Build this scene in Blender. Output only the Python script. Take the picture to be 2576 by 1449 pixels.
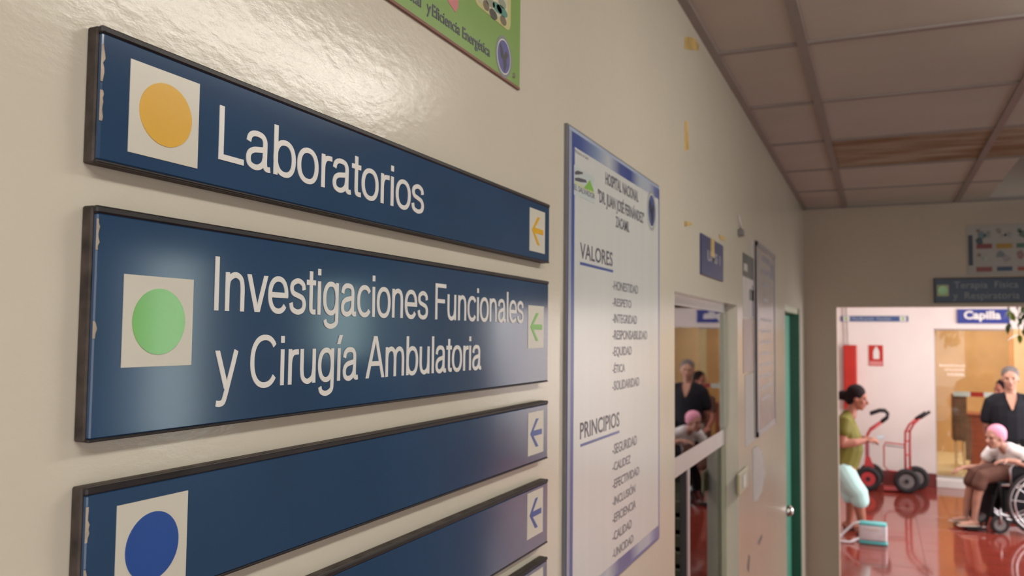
import bpy, bmesh, math, random
from mathutils import Vector, Matrix, Euler, Quaternion
random.seed(7)
SC = bpy.context.scene
COL = SC.collection
for o in list(bpy.data.objects): bpy.data.objects.remove(o)
R = math.radians

# ------------------------------------------------------------------ camera
CH = 1.9                       # camera height
FPX = 2096.45
YAW, PIT, ROL = R(23.783), R(3.155), R(0.554)
F = Vector((-math.sin(YAW)*math.cos(PIT), math.cos(YAW)*math.cos(PIT), math.sin(PIT)))
RR = Vector((math.cos(YAW), math.sin(YAW), 0)); UU = RR.cross(F)
R2 = RR*math.cos(ROL)+UU*math.sin(ROL); U2 = -RR*math.sin(ROL)+UU*math.cos(ROL)
cam = bpy.data.cameras.new('camera'); co = bpy.data.objects.new('camera', cam); COL.objects.link(co)
co.matrix_world = Matrix(((R2.x, U2.x, -F.x, 0), (R2.y, U2.y, -F.y, 0), (R2.z, U2.z, -F.z, CH), (0, 0, 0, 1)))
cam.sensor_width = 36; cam.lens = 36*FPX/2576; cam.clip_start = 0.05; cam.clip_end = 60
cam.dof.use_dof = True; cam.dof.focus_distance = 0.62; cam.dof.aperture_fstop = cam.lens/2.6
SC.camera = co

# ------------------------------------------------------------------ world, lights, exposure
SC.view_settings.view_transform = 'Standard'; SC.view_settings.look = 'None'
SC.view_settings.gamma = 1; SC.view_settings.use_curve_mapping = False
SC.view_settings.exposure = 0.48
w = bpy.data.worlds.new('world'); SC.world = w; w.use_nodes = True
w.node_tree.nodes['Background'].inputs[0].default_value = (0.80, 0.90, 1.0, 1)
w.node_tree.nodes['Background'].inputs[1].default_value = 1.0
def area(name, loc, look, sx, sy, power, col):
    l = bpy.data.lights.new(name, 'AREA'); l.shape = 'RECTANGLE'; l.size = sx; l.size_y = sy
    l.energy = power; l.color = col
    o = bpy.data.objects.new(name, l); COL.objects.link(o); o.location = loc
    o.rotation_euler = (Vector(look)-Vector(loc)).to_track_quat('-Z', 'Y').to_euler()
    return o
# daylight through the open garden side of the hall, and through the corridor's side window
area('hall_daylight', (4.35, 9.0, 1.7), (0, 9.3, 1.2), 5.6, 2.2, 245, (1.0, 0.95, 0.93))
area('window_daylight', (2.72, 3.45, 1.8), (0, 3.45, 1.8), 0.35, 1.0, 3.2, (0.85, 1.0, 0.92))
area('corner_window_daylight', (2.72, 5.0, 1.98), (0, 5.0, 1.98), 0.55, 0.50, 2.2, (0.72, 1.0, 0.92))
area('entrance_fill', (1.1, -2.1, 1.5), (0.2, 1.5, 1.5), 2.2, 1.9, 15, (1.0, 0.85, 0.76))  # fill added from behind the camera to lift the corridor walls
area('hall_ceiling_lamp', (0.6, 9.4, 2.86), (0.6, 9.4, 0), 1.2, 1.2, 40, (1.0, 0.93, 0.88))
area('chapel_lamp', (1.6, 13.6, 2.55), (1.6, 13.9, 0), 1.2, 0.8, 34, (1.0, 0.84, 0.66))
area('office_fill', (-1.0, 2.2, 2.5), (-1.0, 2.4, 0), 0.5, 0.5, 5.0, (1.0, 0.95, 0.8))  # fill added so the files behind the window show

# ------------------------------------------------------------------ helpers
D = 0.423; YE = 5.43; ZC = 2.69
def ray(u, v): return F + R2*((u-1288)/FPX) - U2*((v-724.5)/FPX)
def onX(u, v, x): r = ray(u, v); k = x/r.x; return (r.y*k, r.z*k+CH)          # -> (y, z)
def onY(u, v, y): r = ray(u, v); k = y/r.y; return (r.x*k, r.z*k+CH)          # -> (x, z)

def mat(name, col, rough=0.5, spec=0.5, metal=0.0, var=0.04, vscale=6.0, bump=0.0, bscale=40.0, stretch=(1,1,1), emit=None, coat=0.0):
    m = bpy.data.materials.new(name); m.use_nodes = True; nt = m.node_tree; N = nt.nodes; L = nt.links
    b = N['Principled BSDF']
    b.inputs['Roughness'].default_value = rough; b.inputs['Metallic'].default_value = metal
    b.inputs['Specular IOR Level'].default_value = spec; b.inputs['Coat Weight'].default_value = coat
    tc = N.new('ShaderNodeTexCoord'); mp = N.new('ShaderNodeMapping'); mp.inputs['Scale'].default_value = stretch
    L.new(tc.outputs['Object'], mp.inputs['Vector'])
    n = N.new('ShaderNodeTexNoise'); n.inputs['Scale'].default_value = vscale; n.inputs['Detail'].default_value = 4
    L.new(mp.outputs[0], n.inputs['Vector'])
    r = N.new('ShaderNodeValToRGB'); c = Vector(col)
    r.color_ramp.elements[0].position = 0.3; r.color_ramp.elements[1].position = 0.7
    r.color_ramp.elements[0].color = (*(c*(1-var)), 1); r.color_ramp.elements[1].color = (*[min(1, x*(1+var)) for x in c], 1)
    L.new(n.outputs['Fac'], r.inputs[0]); L.new(r.outputs[0], b.inputs['Base Color'])
    if bump:
        n2 = N.new('ShaderNodeTexNoise'); n2.inputs['Scale'].default_value = bscale; n2.inputs['Detail'].default_value = 3
        L.new(mp.outputs[0], n2.inputs['Vector'])
        bp = N.new('ShaderNodeBump'); bp.inputs['Strength'].default_value = bump; bp.inputs['Distance'].default_value = 0.002
        L.new(n2.outputs['Fac'], bp.inputs['Height']); L.new(bp.outputs[0], b.inputs['Normal'])
    if emit:
        b.inputs['Emission Color'].default_value = (*emit[0], 1); b.inputs['Emission Strength'].default_value = emit[1]
    m['ramp'] = r.name
    return m

def glass_mat(name, tint=(0.9, 0.95, 0.93), ior=1.5):
    m = bpy.data.materials.new(name); m.use_nodes = True; nt = m.node_tree; N = nt.nodes; L = nt.links
    N.remove(N['Principled BSDF']); out = N['Material Output']
    t = N.new('ShaderNodeBsdfTransparent'); t.inputs[0].default_value = (*tint, 1)
    g = N.new('ShaderNodeBsdfGlossy'); g.inputs['Roughness'].default_value = 0.02
    tc = N.new('ShaderNodeTexCoord'); n = N.new('ShaderNodeTexNoise'); n.inputs['Scale'].default_value = 3
    L.new(tc.outputs['Object'], n.inputs['Vector'])
    bp = N.new('ShaderNodeBump'); bp.inputs['Strength'].default_value = 0.05; bp.inputs['Distance'].default_value = 0.002
    L.new(n.outputs['Fac'], bp.inputs['Height']); L.new(bp.outputs[0], g.inputs['Normal'])
    f = N.new('ShaderNodeFresnel'); f.inputs[0].default_value = ior
    mx = N.new('ShaderNodeMixShader'); L.new(f.outputs[0], mx.inputs[0]); L.new(t.outputs[0], mx.inputs[1]); L.new(g.outputs[0], mx.inputs[2])
    L.new(mx.outputs[0], out.inputs['Surface'])
    return m

def tag(o, label=None, cat=None, group=None, kind=None):
    if label: o['label'] = label
    if cat: o['category'] = cat
    if group: o['group'] = group
    if kind: o['kind'] = kind
    return o
def empty(name, loc=(0, 0, 0), rz=0.0, **k):
    o = bpy.data.objects.new(name, None); COL.objects.link(o); o.location = loc; o.rotation_euler.z = rz
    o.empty_display_size = 0.1
    return tag(o, **k)
def link(name, me, m, parent=None, smooth=False, local=False, **k):
    if m is not None: me.materials.append(m)
    if smooth:
        for p in me.polygons: p.use_smooth = True
    o = bpy.data.objects.new(name, me); COL.objects.link(o)
    if parent is not None:
        o.parent = parent
        if not local: bpy.context.view_layer.update(); o.matrix_parent_inverse = parent.matrix_world.inverted()
    return tag(o, **k)

class MB:
    def __init__(s): s.bm = bmesh.new()
    def box(s, a, b, bev=0.0, seg=1):
        x0, y0, z0 = a; x1, y1, z1 = b
        P = [(x0,y0,z0),(x1,y0,z0),(x1,y1,z0),(x0,y1,z0),(x0,y0,z1),(x1,y0,z1),(x1,y1,z1),(x0,y1,z1)]
        v = [s.bm.verts.new(p) for p in P]
        fs = [s.bm.faces.new([v[i] for i in q]) for q in ((0,3,2,1),(4,5,6,7),(0,1,5,4),(1,2,6,5),(2,3,7,6),(3,0,4,7))]
        if bev:
            es = list({e for f in fs for e in f.edges})
            bmesh.ops.bevel(s.bm, geom=es, offset=bev, segments=seg, affect='EDGES', profile=0.5)
        return s
    def prism(s, poly, n, t):      # poly: list of 3D points, extruded by vector n*t
        n = Vector(n)*t; k = len(poly)
        a = [s.bm.verts.new(p) for p in poly]; b = [s.bm.verts.new(Vector(p)+n) for p in poly]
        s.bm.faces.new(a[::-1]); s.bm.faces.new(b)
        for i in range(k): s.bm.faces.new([a[i], a[(i+1) % k], b[(i+1) % k], b[i]])
        return s
    def tube(s, pts, rad, n=10, closed=False):
        pts = [Vector(p) for p in pts]; K = len(pts); rings = []
        rs = rad if isinstance(rad, (list, tuple)) else [rad]*K
        prev = None
        for i, p in enumerate(pts):
            if closed: t = pts[(i+1) % K]-pts[i-1]
            else: t = pts[min(i+1, K-1)]-pts[max(i-1, 0)]
            t.normalize()
            if prev is None: ref = Vector((0, 0, 1)) if abs(t.z) < 0.9 else Vector((1, 0, 0)); sd = ref.cross(t).normalized()
            else: sd = (prev - t*prev.dot(t)).normalized()
            prev = sd; up = t.cross(sd)
            rings.append([s.bm.verts.new(p+(sd*math.cos(a)+up*math.sin(a))*rs[i]) for a in [2*math.pi*j/n for j in range(n)]])
        for i in range(K if closed else K-1):
            A, B = rings[i], rings[(i+1) % K]
            for j in range(n): s.bm.faces.new([A[j], A[(j+1) % n], B[(j+1) % n], B[j]])
        if not closed: s.bm.faces.new(rings[0][::-1]); s.bm.faces.new(rings[-1])
        return s
    def body(s, pts, rad, ref=(0, 1, 0), n=14):
        """closed loft of ellipses (a along ref-ish side, b along the other), rounded ends"""
        pts = [Vector(p) for p in pts]; rs = [(r, r) if not isinstance(r, (tuple, list)) else r for r in rad]
        P = []; Q = []
        t0 = (pts[0]-pts[1]).normalized(); t1 = (pts[-1]-pts[-2]).normalized()
        r0 = min(rs[0]); r1 = min(rs[-1])
        for k in (0.98, 0.75, 0.4): P.append(pts[0]+t0*r0*k*0.9); q = math.sqrt(1-k*k); Q.append((rs[0][0]*q, rs[0][1]*q))
        P += pts; Q += rs
        for k in (0.4, 0.75, 0.98): P.append(pts[-1]+t1*r1*k*0.9); q = math.sqrt(1-k*k); Q.append((rs[-1][0]*q, rs[-1][1]*q))
        K = len(P); ref = Vector(ref); rings = []
        for i, p in enumerate(P):
            t = (P[min(i+1, K-1)]-P[max(i-1, 0)]).normalized()
            sd = ref - t*ref.dot(t)
            if sd.length < 1e-3: sd = Vector((1, 0, 0))-t*t.x
            sd.normalize(); up = t.cross(sd)
            rings.append([s.bm.verts.new(p+sd*math.cos(a)*Q[i][0]+up*math.sin(a)*Q[i][1]) for a in [2*math.pi*j/n for j in range(n)]])
        for A, B in zip(rings, rings[1:]):
            for j in range(n): s.bm.faces.new([A[j], A[(j+1) % n], B[(j+1) % n], B[j]])
        s.bm.faces.new(rings[0][::-1]); s.bm.faces.new(rings[-1])
        return s
    def ell(s, c, r, rot=(0, 0, 0), u=16, v=12):
        M = Matrix.Translation(c) @ Euler(rot).to_matrix().to_4x4() @ Matrix.Diagonal((*r, 1))
        bmesh.ops.create_uvsphere(s.bm, u_segments=u, v_segments=v, radius=1, matrix=M)
        return s
    def cyl(s, a, b, r, n=24, r2=None):
        return s.tube([a, b], [r, r2 if r2 is not None else r], n)
    def mesh(s, name='mesh', fix=True):
        if fix: bmesh.ops.recalc_face_normals(s.bm, faces=s.bm.faces[:])
        me = bpy.data.meshes.new(name); s.bm.to_mesh(me); s.bm.free(); return me
    def build(s, name, m, parent=None, smooth=False, **k):
        return link(name, s.mesh(name), m, parent, smooth, **k)
    def remesh(s, name, m, parent=None, vox=0.008, smooth=3, **k):
        bmesh.ops.recalc_face_normals(s.bm, faces=s.bm.faces[:])
        me = bpy.data.meshes.new(name); s.bm.to_mesh(me); s.bm.free()
        o = bpy.data.objects.new('tmp', me); COL.objects.link(o)
        md = o.modifiers.new('r', 'REMESH'); md.mode = 'VOXEL'; md.voxel_size = vox
        sm = o.modifiers.new('s', 'SMOOTH'); sm.iterations = smooth; sm.factor = 0.5
        dg = bpy.context.evaluated_depsgraph_get(); dg.update()
        m2 = bpy.data.meshes.new_from_object(o.evaluated_get(dg)); bpy.data.objects.remove(o); m2.name = name
        return link(name, m2, m, parent, True, **k)

# text -----------------------------------------------------------------
_tc = {}
def text_mesh(s, offset=0.0, ext=0.0, space=1.0, shear=0.0):
    c = bpy.data.curves.new('t', 'FONT'); c.body = s; c.size = 1; c.offset = offset; c.extrude = ext; c.space_character = space
    c.resolution_u = 3; c.shear = shear
    o = bpy.data.objects.new('t', c); COL.objects.link(o)
    dg = bpy.context.evaluated_depsgraph_get(); dg.update()
    me = bpy.data.meshes.new_from_object(o.evaluated_get(dg)); bpy.data.objects.remove(o); bpy.data.curves.remove(c)
    return me
def _cap():
    me = text_mesh('H'); return max(v.co.y for v in me.vertices)
CAP = _cap()
def lettering(s, m, parent, plane, off, s0, s1, base, cap, offset=0.0, th=0.0006, space=1.0, name='lettering', shear=0.0):
    """one line of letters between s0 and s1; plane 'X' = facing +X at x=off, 'Y' = facing -Y at y=off"""
    me = text_mesh(s, offset, 0.5, space, shear)
    xs = [v.co.x for v in me.vertices]; a, b = min(xs), max(xs)
    kx = (s1-s0)/(b-a); ky = cap/CAP
    for v in me.vertices:
        X = s0+(v.co.x-a)*kx; Z = base+v.co.y*ky; T = (v.co.z+0.5)*th
        v.co = (off+T, X, Z) if plane == 'X' else (X, off-T, Z)
    return link(name, me, m, parent)
# monoline grotesque letters for the big signs, drawn as pen strokes (units: 1/1000 em)
def _cr(P, n=7):
    out = []
    for i in range(len(P)-1):
        p0 = P[max(i-1, 0)]; p1 = P[i]; p2 = P[i+1]; p3 = P[min(i+2, len(P)-1)]
        for k_ in range(n):
            t = k_/n
            out.append(tuple(.5*(2*p1[a_]+(p2[a_]-p0[a_])*t+(2*p0[a_]-5*p1[a_]+4*p2[a_]-p3[a_])*t*t+(3*p1[a_]-p0[a_]-3*p2[a_]+p3[a_])*t**3) for a_ in (0, 1)))
    return out+[P[-1]]
def _el(cx, cy, rx, ry, a0, a1, n=36):
    o = []
    for i in range(n+1):
        t = R(a0+(a1-a0)*i/n); c_, s_ = math.cos(t), math.sin(t); e_ = 2/2.25
        o.append((cx+rx*math.copysign(abs(c_)**e_, c_), cy+ry*math.copysign(abs(s_)**e_, s_)))
    return o
PW = 79
GL = {
 'L': (556, [('s', [(116, 718), (116, 0)]), ('s', [(76, 40), (530, 40)])]),
 'I': (278, [('s', [(139, 718), (139, 0)])]),
 'F': (611, [('s', [(126, 718), (126, 0)]), ('s', [(86, 678), (575, 678)]), ('s', [(86, 370), (520, 370)])]),
 'C': (722, [('s', _el(375, 359, 290, 337, 38, 322))]),
 'A': (667, [('d', (55, 0), (322, 718)), ('d', (612, 0), (345, 718)), ('s', [(165, 245), (500, 245)])]),
 'a': (556, [('s', _cr([(85, 365), (110, 445), (175, 488), (265, 497), (355, 478), (402, 425), (410, 350), (408, 220), (408, 110), (422, 50), (462, 32), (515, 38)])),
             ('s', _cr([(408, 335), (385, 300), (300, 283), (190, 263), (110, 215), (85, 140), (110, 60), (200, 25), (300, 42), (380, 105), (408, 190)]))]),
 'b': (556, [('s', [(98, 718), (98, 0)]), ('s', _el(290, 261, 196, 234, 0, 360))]),
 'o': (556, [('s', _el(278, 261, 205, 236, 0, 360))]),
 'r': (333, [('s', [(110, 523), (110, 0)]), ('s', _cr([(110, 300), (130, 400), (195, 468), (325, 482)]))]),
 't': (278, [('s', [(135, 665), (135, 480)]), ('s', _cr([(135, 500), (135, 300), (136, 110), (155, 52), (200, 36), (262, 40)])), ('s', [(15, 490), (262, 490)])]),
 'i': (222, [('s', [(111, 523), (111, 0)]), ('s', [(111, 718), (111, 618)])]),
 '\u00ed': (222, [('s', [(111, 523), (111, 0)]), ('d', (95, 590), (165, 735))]),
 'l': (222, [('s', [(111, 718), (111, 0)])]),
 's': (500, [('s', _cr([(415, 365), (385, 450), (255, 497), (120, 455), (88, 378), (130, 308), (250, 275), (375, 235), (425, 152), (385, 62), (250, 25), (110, 65), (72, 160)]))]),
 'n': (556, [('s', [(108, 523), (108, 0)]), ('s', _cr([(108, 300), (140, 430), (270, 494), (395, 450), (436, 335), (438, 160), (438, 0)]))]),
 'm': (833, [('s', [(105, 523), (105, 0)]), ('s', _cr([(105, 320), (145, 440), (260, 494), (370, 452), (412, 340), (414, 160), (414, 0)])), ('s', _cr([(412, 320), (455, 440), (570, 494), (682, 452), (724, 340), (726, 160), (726, 0)]))]),
 'u': (556, [('s', [(445, 523), (445, 0)]), ('s', _cr([(112, 523), (112, 360), (114, 185), (155, 70), (275, 28), (405, 90), (445, 220)]))]),
 'v': (500, [('d', (240, 0), (52, 523)), ('d', (260, 0), (448, 523))]),
 'e': (556, [('s', _el(278, 261, 206, 236, -4, 322)), ('s', [(80, 262), (520, 262)])]),
 'c': (500, [('s', _el(272, 261, 203, 236, 38, 322))]),
 'g': (556, [('s', _el(258, 265, 186, 232, 0, 360)), ('s', _cr([(446, 523), (446, 300), (446, -20), (420, -130), (270, -182), (130, -150), (92, -75)]))]),
 'y': (500, [('d', (255, 10), (50, 523)), ('s', _cr([(449, 523), (390, 350), (310, 130), (235, -75), (190, -160), (120, -180), (50, -172)]))]),
}
def _ribbon(b, P, w_, f):
    P = [Vector((p[0], p[1])) for p in P]; n = len(P); Lf = []; Rt = []
    closed = (P[0]-P[-1]).length < 1
    for i in range(n):
        a_ = P[i-1] if i > 0 else (P[-2] if closed else P[0]); c_ = P[i+1] if i < n-1 else (P[1] if closed else P[-1])
        t = (c_-a_).normalized(); nn = Vector((-t.y, t.x)); Lf.append(P[i]+nn*w_/2); Rt.append(P[i]-nn*w_/2)
    T = [b.bm.verts.new(f(p, 1)) for p in Lf]; U_ = [b.bm.verts.new(f(p, 1)) for p in Rt]; T0 = [b.bm.verts.new(f(p, 0)) for p in Lf]; U0 = [b.bm.verts.new(f(p, 0)) for p in Rt]
    for i in range(n-1):
        b.bm.faces.new([T[i+1], T[i], U_[i], U_[i+1]]); b.bm.faces.new([T[i], T[i+1], T0[i+1], T0[i]]); b.bm.faces.new([U_[i+1], U_[i], U0[i], U0[i+1]])
        b.bm.faces.new([T0[i], T0[i+1], U0[i+1], U0[i]])
    b.bm.faces.new([T[0], T0[0], U0[0], U_[0]]); b.bm.faces.new([T[-1], U_[-1], U0[-1], T0[-1]])
def sign_text(txt, m, parent, x, y0, y1, base, cap, th=0.0007):
    adv = 0; items = []
    for ch in txt:
        if ch == ' ': adv += 250; continue
        A_, st_ = GL[ch]; items.append((adv, st_)); adv += A_-22
    xs = []
    for a_, st_ in items:
        for e_ in st_:
            for p in (e_[1] if e_[0] == 's' else e_[1:]): xs.append(a_+p[0])
    lo, hi = min(xs)-PW/2, max(xs)+PW/2; kx = (y1-y0)/(hi-lo); ky = cap/718; b = MB()
    for a_, st_ in items:
        for ne, e_ in enumerate(st_):
            tk = th*(1-.07*ne)
            f = lambda p, h_: (x+tk*h_, y0+(a_+p[0]-lo)*kx, base+p[1]*ky)
            if e_[0] == 's': _ribbon(b, e_[1], PW, f)
            else:
                (ax, ay), (bx_, by_) = e_[1], e_[2]; q = PW*.56
                b.prism([f((ax-q, ay), 0), f((ax+q, ay), 0), f((bx_+q, by_), 0), f((bx_-q, by_), 0)], (1, 0, 0), tk)
    return b.build('lettering', m, parent)
def rectX(name, m, parent, x, y0, y1, z0, z1, th=0.0006, bev=0.0, **k):
    return MB().box((x, y0, z0), (x+th, y1, z1), bev).build(name, m, parent, **k)
def rectY(name, m, parent, y, x0, x1, z0, z1, th=0.002, bev=0.0, **k):
    return MB().box((x0, y-th, z0), (x1, y, z1), bev).build(name, m, parent, **k)
def discX(name, m, parent, x, yc, zc, ry, rz, th=0.0006, n=48, **k):
    return MB().prism([(x, yc+ry*math.cos(t), zc+rz*math.sin(t)) for t in [2*math.pi*i/n for i in range(n)]], (1, 0, 0), th).build(name, m, parent, **k)
def polyX(name, m, parent, x, pts, th=0.0006, **k):
    return MB().prism([(x, p[0], p[1]) for p in pts], (1, 0, 0), th).build(name, m, parent, **k)

# ------------------------------------------------------------------ materials
def wall_paint(name, col, rough=0.3, dirt=True, bump=0.13):
    m = mat(name, col, rough, 0.32, var=0.035, vscale=2.2)
    nt = m.node_tree; N = nt.nodes; L = nt.links; b = N['Principled BSDF']
    tc = N.new('ShaderNodeTexCoord')
    # brushed gloss paint: uneven streaks and small pimples
    mp = N.new('ShaderNodeMapping'); mp.inputs['Scale'].default_value = (1, 0.8, 1.7); mp.inputs['Rotation'].default_value = (0.35, 0, 0)
    L.new(tc.outputs['Object'], mp.inputs['Vector'])
    n1 = N.new('ShaderNodeTexNoise'); n1.inputs['Scale'].default_value = 60; n1.inputs['Detail'].default_value = 5; n1.inputs['Roughness'].default_value = 0.6
    L.new(mp.outputs[0], n1.inputs['Vector'])
    n2 = N.new('ShaderNodeTexNoise'); n2.inputs['Scale'].default_value = 4; L.new(tc.outputs['Object'], n2.inputs['Vector'])
    ad = N.new('ShaderNodeMath'); ad.operation = 'MULTIPLY_ADD'; ad.inputs[1].default_value = 1.5
    L.new(n2.outputs['Fac'], ad.inputs[0]); L.new(n1.outputs['Fac'], ad.inputs[2])
    bp = N.new('ShaderNodeBump'); bp.inputs['Strength'].default_value = bump; bp.inputs['Distance'].default_value = 0.003
    L.new(ad.outputs[0], bp.inputs['Height']); L.new(bp.outputs[0], b.inputs['Normal'])
    if dirt:   # sparse dark specks and pale scuffs
        vo = N.new('ShaderNodeTexVoronoi'); vo.inputs['Scale'].default_value = 9; L.new(tc.outputs['Object'], vo.inputs['Vector'])
        cr = N.new('ShaderNodeValToRGB'); cr.color_ramp.elements[0].position = 0.018; cr.color_ramp.elements[1].position = 0.03
        cr.color_ramp.elements[0].color = (0.45, 0.4, 0.33, 1); cr.color_ramp.elements[1].color = (1, 1, 1, 1)
        L.new(vo.outputs['Distance'], cr.inputs[0])
        mx = N.new('ShaderNodeMixRGB'); mx.blend_type = 'MULTIPLY'; mx.inputs[0].default_value = 0.55
        L.new(N[m['ramp']].outputs[0], mx.inputs[1]); L.new(cr.outputs[0], mx.inputs[2]); L.new(mx.outputs[0], b.inputs['Base Color'])
    return m
M = {}
M['wall'] = wall_paint('cream_gloss_paint', (0.61, 0.57, 0.475), 0.17)
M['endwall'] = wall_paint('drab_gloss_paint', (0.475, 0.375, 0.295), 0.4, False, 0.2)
M['hallwall'] = wall_paint('pinkish_white_paint', (0.70, 0.64, 0.61), 0.5, False, 0.15)
M['tile'] = mat('ceiling_tile_white', (0.50, 0.45, 0.40), 0.9, 0.2, var=0.05, vscale=3, bump=0.3, bscale=90)
M['tee'] = mat('ceiling_tee_grey', (0.27, 0.235, 0.215), 0.5, 0.4, var=0.05)
M['plenum'] = mat('plenum_dark', (0.22, 0.18, 0.17), 0.9, 0.1)
def stained():
    m = mat('ceiling_tile_stained', (0.45, 0.40, 0.35), 0.9, 0.2, vscale=2.4, stretch=(1.1, 5, 1), bump=0.3, bscale=90)
    cr = m.node_tree.nodes[m['ramp']].color_ramp
    cr.elements[0].color = (0.25, 0.155, 0.09, 1); cr.elements[0].position = 0.40
    cr.elements[1].color = (0.42, 0.34, 0.26, 1); cr.elements[1].position = 0.62
    return m
M['stain'] = stained()
M['blue'] = mat('sign_blue', (0.021, 0.060, 0.132), 0.12, 0.5, var=0.10, vscale=5, bump=0.06, bscale=5)
M['signdark'] = mat('sign_dark_edge', (0.018, 0.015, 0.016), 0.45, 0.4, var=0.4, vscale=40)
M['signback'] = mat('sign_backing_worn', (0.055, 0.042, 0.036), 0.6, 0.3, var=0.6, vscale=60)
M['chip'] = mat('bare_chipped_edge', (0.42, 0.36, 0.29), 0.6, 0.3, var=0.3, vscale=80)
M['card'] = mat('card_white', (0.60, 0.58, 0.50), 0.30, 0.5, var=0.02)
M['letter'] = mat('vinyl_white', (0.72, 0.71, 0.68), 0.35, 0.5, var=0.02)
M['yellow'] = mat('vinyl_yellow', (0.66, 0.365, 0.004), 0.35, 0.5, var=0.03)
M['green'] = mat('vinyl_green', (0.13, 0.42, 0.06), 0.12, 0.5, var=0.05)
M['green2'] = mat('vinyl_green_arrow', (0.16, 0.46, 0.07), 0.3, 0.5)
M['dblue'] = mat('vinyl_blue', (0.02, 0.075, 0.31), 0.3, 0.5, var=0.05)
M['posterw'] = mat('poster_white', (0.60, 0.625, 0.61), 0.20, 0.5, var=0.02, bump=0.04, bscale=14, stretch=(1, 6, 0.4))
M['posterb'] = mat('poster_blue', (0.045, 0.085, 0.30), 0.3, 0.5)
def border_mat():
    m = mat('poster_border_print', (0.1, 0.1, 0.3), 0.3, 0.5); nt = m.node_tree; N = nt.nodes; L = nt.links
    tc = N.new('ShaderNodeTexCoord'); sx = N.new('ShaderNodeSeparateXYZ'); L.new(tc.outputs['Object'], sx.inputs[0])
    mr = N.new('ShaderNodeMapRange'); mr.inputs[1].default_value = PY[0]; mr.inputs[2].default_value = PY[1]; L.new(sx.outputs['Y'], mr.inputs[0])
    cr = N.new('ShaderNodeValToRGB'); L.new(mr.outputs[0], cr.inputs[0]); e_ = cr.color_ramp.elements
    e_[0].position = 0.0; e_[0].color = (.035, .07, .26, 1); e_[1].position = 1.0; e_[1].color = (.05, .08, .25, 1)
    for p_, c_ in ((.10, (.045, .08, .28, 1)), (.24, (.20, .27, .42, 1)), (.36, (.46, .50, .54, 1)), (.48, (.06, .09, .26, 1)), (.60, (.035, .06, .25, 1)), (.72, (.36, .42, .50, 1)), (.84, (.38, .42, .50, 1)), (.93, (.12, .15, .34, 1))):
        x_ = e_.new(p_); x_.color = c_
    L.new(cr.outputs[0], N['Principled BSDF'].inputs['Base Color']); return m
PY = (1.147, 1.708)
M['border'] = border_mat()
M['posterp'] = mat('poster_pale_blue', (0.36, 0.44, 0.58), 0.3, 0.5)
M['ink'] = mat('ink_dark', (0.075, 0.072, 0.10), 0.4, 0.4)
M['inkred'] = mat('ink_brown', (0.25, 0.10, 0.09), 0.4, 0.4)
M['metal_edge'] = mat('dull_grey_edge', (0.16, 0.15, 0.15), 0.45, 0.5, var=0.2)
M['leafgreen'] = mat('poster_green', (0.17, 0.32, 0.05), 0.35, 0.5, var=0.07, vscale=9)
M['alu'] = mat('aluminium', (0.42, 0.38, 0.36), 0.35, 0.5, metal=0.3, bump=0.05)
M['aludark'] = mat('dark_aluminium', (0.07, 0.06, 0.065), 0.35, 0.5, metal=0.4)
M['glass'] = glass_mat('window_glass')
M['jamb'] = mat('jamb_paint', (0.40, 0.40, 0.29), 0.4, 0.4)
M['navy'] = mat('small_sign_navy', (0.035, 0.04, 0.12), 0.4, 0.4)
M['tape'] = mat('old_yellow_tape', (0.52, 0.36, 0.13), 0.5, 0.3, var=0.3, vscale=30)
M['paper'] = mat('paper_white', (0.50, 0.46, 0.44), 0.6, 0.3, var=0.06, vscale=12)
M['papergloss'] = mat('laminated_notice', (0.42, 0.38, 0.37), 0.22, 0.5, var=0.08, vscale=12)
M['darkpaper'] = mat('dark_notice', (0.07, 0.065, 0.05), 0.5, 0.3, var=0.3, vscale=14)
M['pinkpaper'] = mat('pinkish_paper', (0.42, 0.30, 0.27), 0.5, 0.3, var=0.1, vscale=12)
M['cream'] = mat('cream_plastic', (0.40, 0.37, 0.22), 0.4, 0.5)
M['teal'] = mat('door_green_paint', (0.02, 0.27, 0.17), 0.35, 0.5, var=0.08)
M['tealshade'] = mat('frame_green_shaded', (0.018, 0.12, 0.07), 0.4, 0.5, var=0.08)  # frame green darkened to carry the shade on the jambs
M['chrome'] = mat('chrome', (0.7, 0.68, 0.66), 0.15, 0.5, metal=1.0)
M['cable'] = mat('cable_white', (0.55, 0.5, 0.48), 0.5)
M['floor'] = mat('red_floor_tile', (0.235, 0.038, 0.025), 0.09, 0.5, var=0.15, vscale=3, bump=0.10, bscale=5, coat=0.3)
M['grout'] = mat('dark_grout', (0.15, 0.028, 0.02), 0.5, 0.3)
M['maroon'] = mat('maroon_baseboard', (0.14, 0.022, 0.02), 0.3, 0.5)
M['lamp'] = mat('lamp_diffuser', (0.9, 0.9, 0.9), 0.5, emit=((1.0, 0.95, 0.86), 15.0))
M['fill_lamp'] = mat('fill_lamp_diffuser', (0.9, 0.9, 0.9), 0.5, emit=((1.0, 0.96, 0.88), 18.0))  # for the lamp added behind the camera to brighten the near wall
M['white'] = mat('plain_white', (0.65, 0.63, 0.6), 0.5)
M['red'] = mat('signal_red', (0.42, 0.02, 0.012), 0.4, 0.4, var=0.08)
M['truckred'] = mat('truck_red_paint', (0.42, 0.035, 0.04), 0.3, 0.5)
M['rubber'] = mat('black_rubber', (0.02, 0.018, 0.02), 0.6, 0.3)
M['orange'] = mat('chapel_orange_panel', (0.64, 0.385, 0.19), 0.5, 0.4, var=0.1, vscale=3)
M['chapelcream'] = mat('chapel_pale_wall', (0.80, 0.66, 0.44), 0.5, 0.4)
M['wood'] = mat('brown_wood', (0.16, 0.07, 0.035), 0.4, 0.4, var=0.25, vscale=5, stretch=(1, 1, 6))
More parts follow.
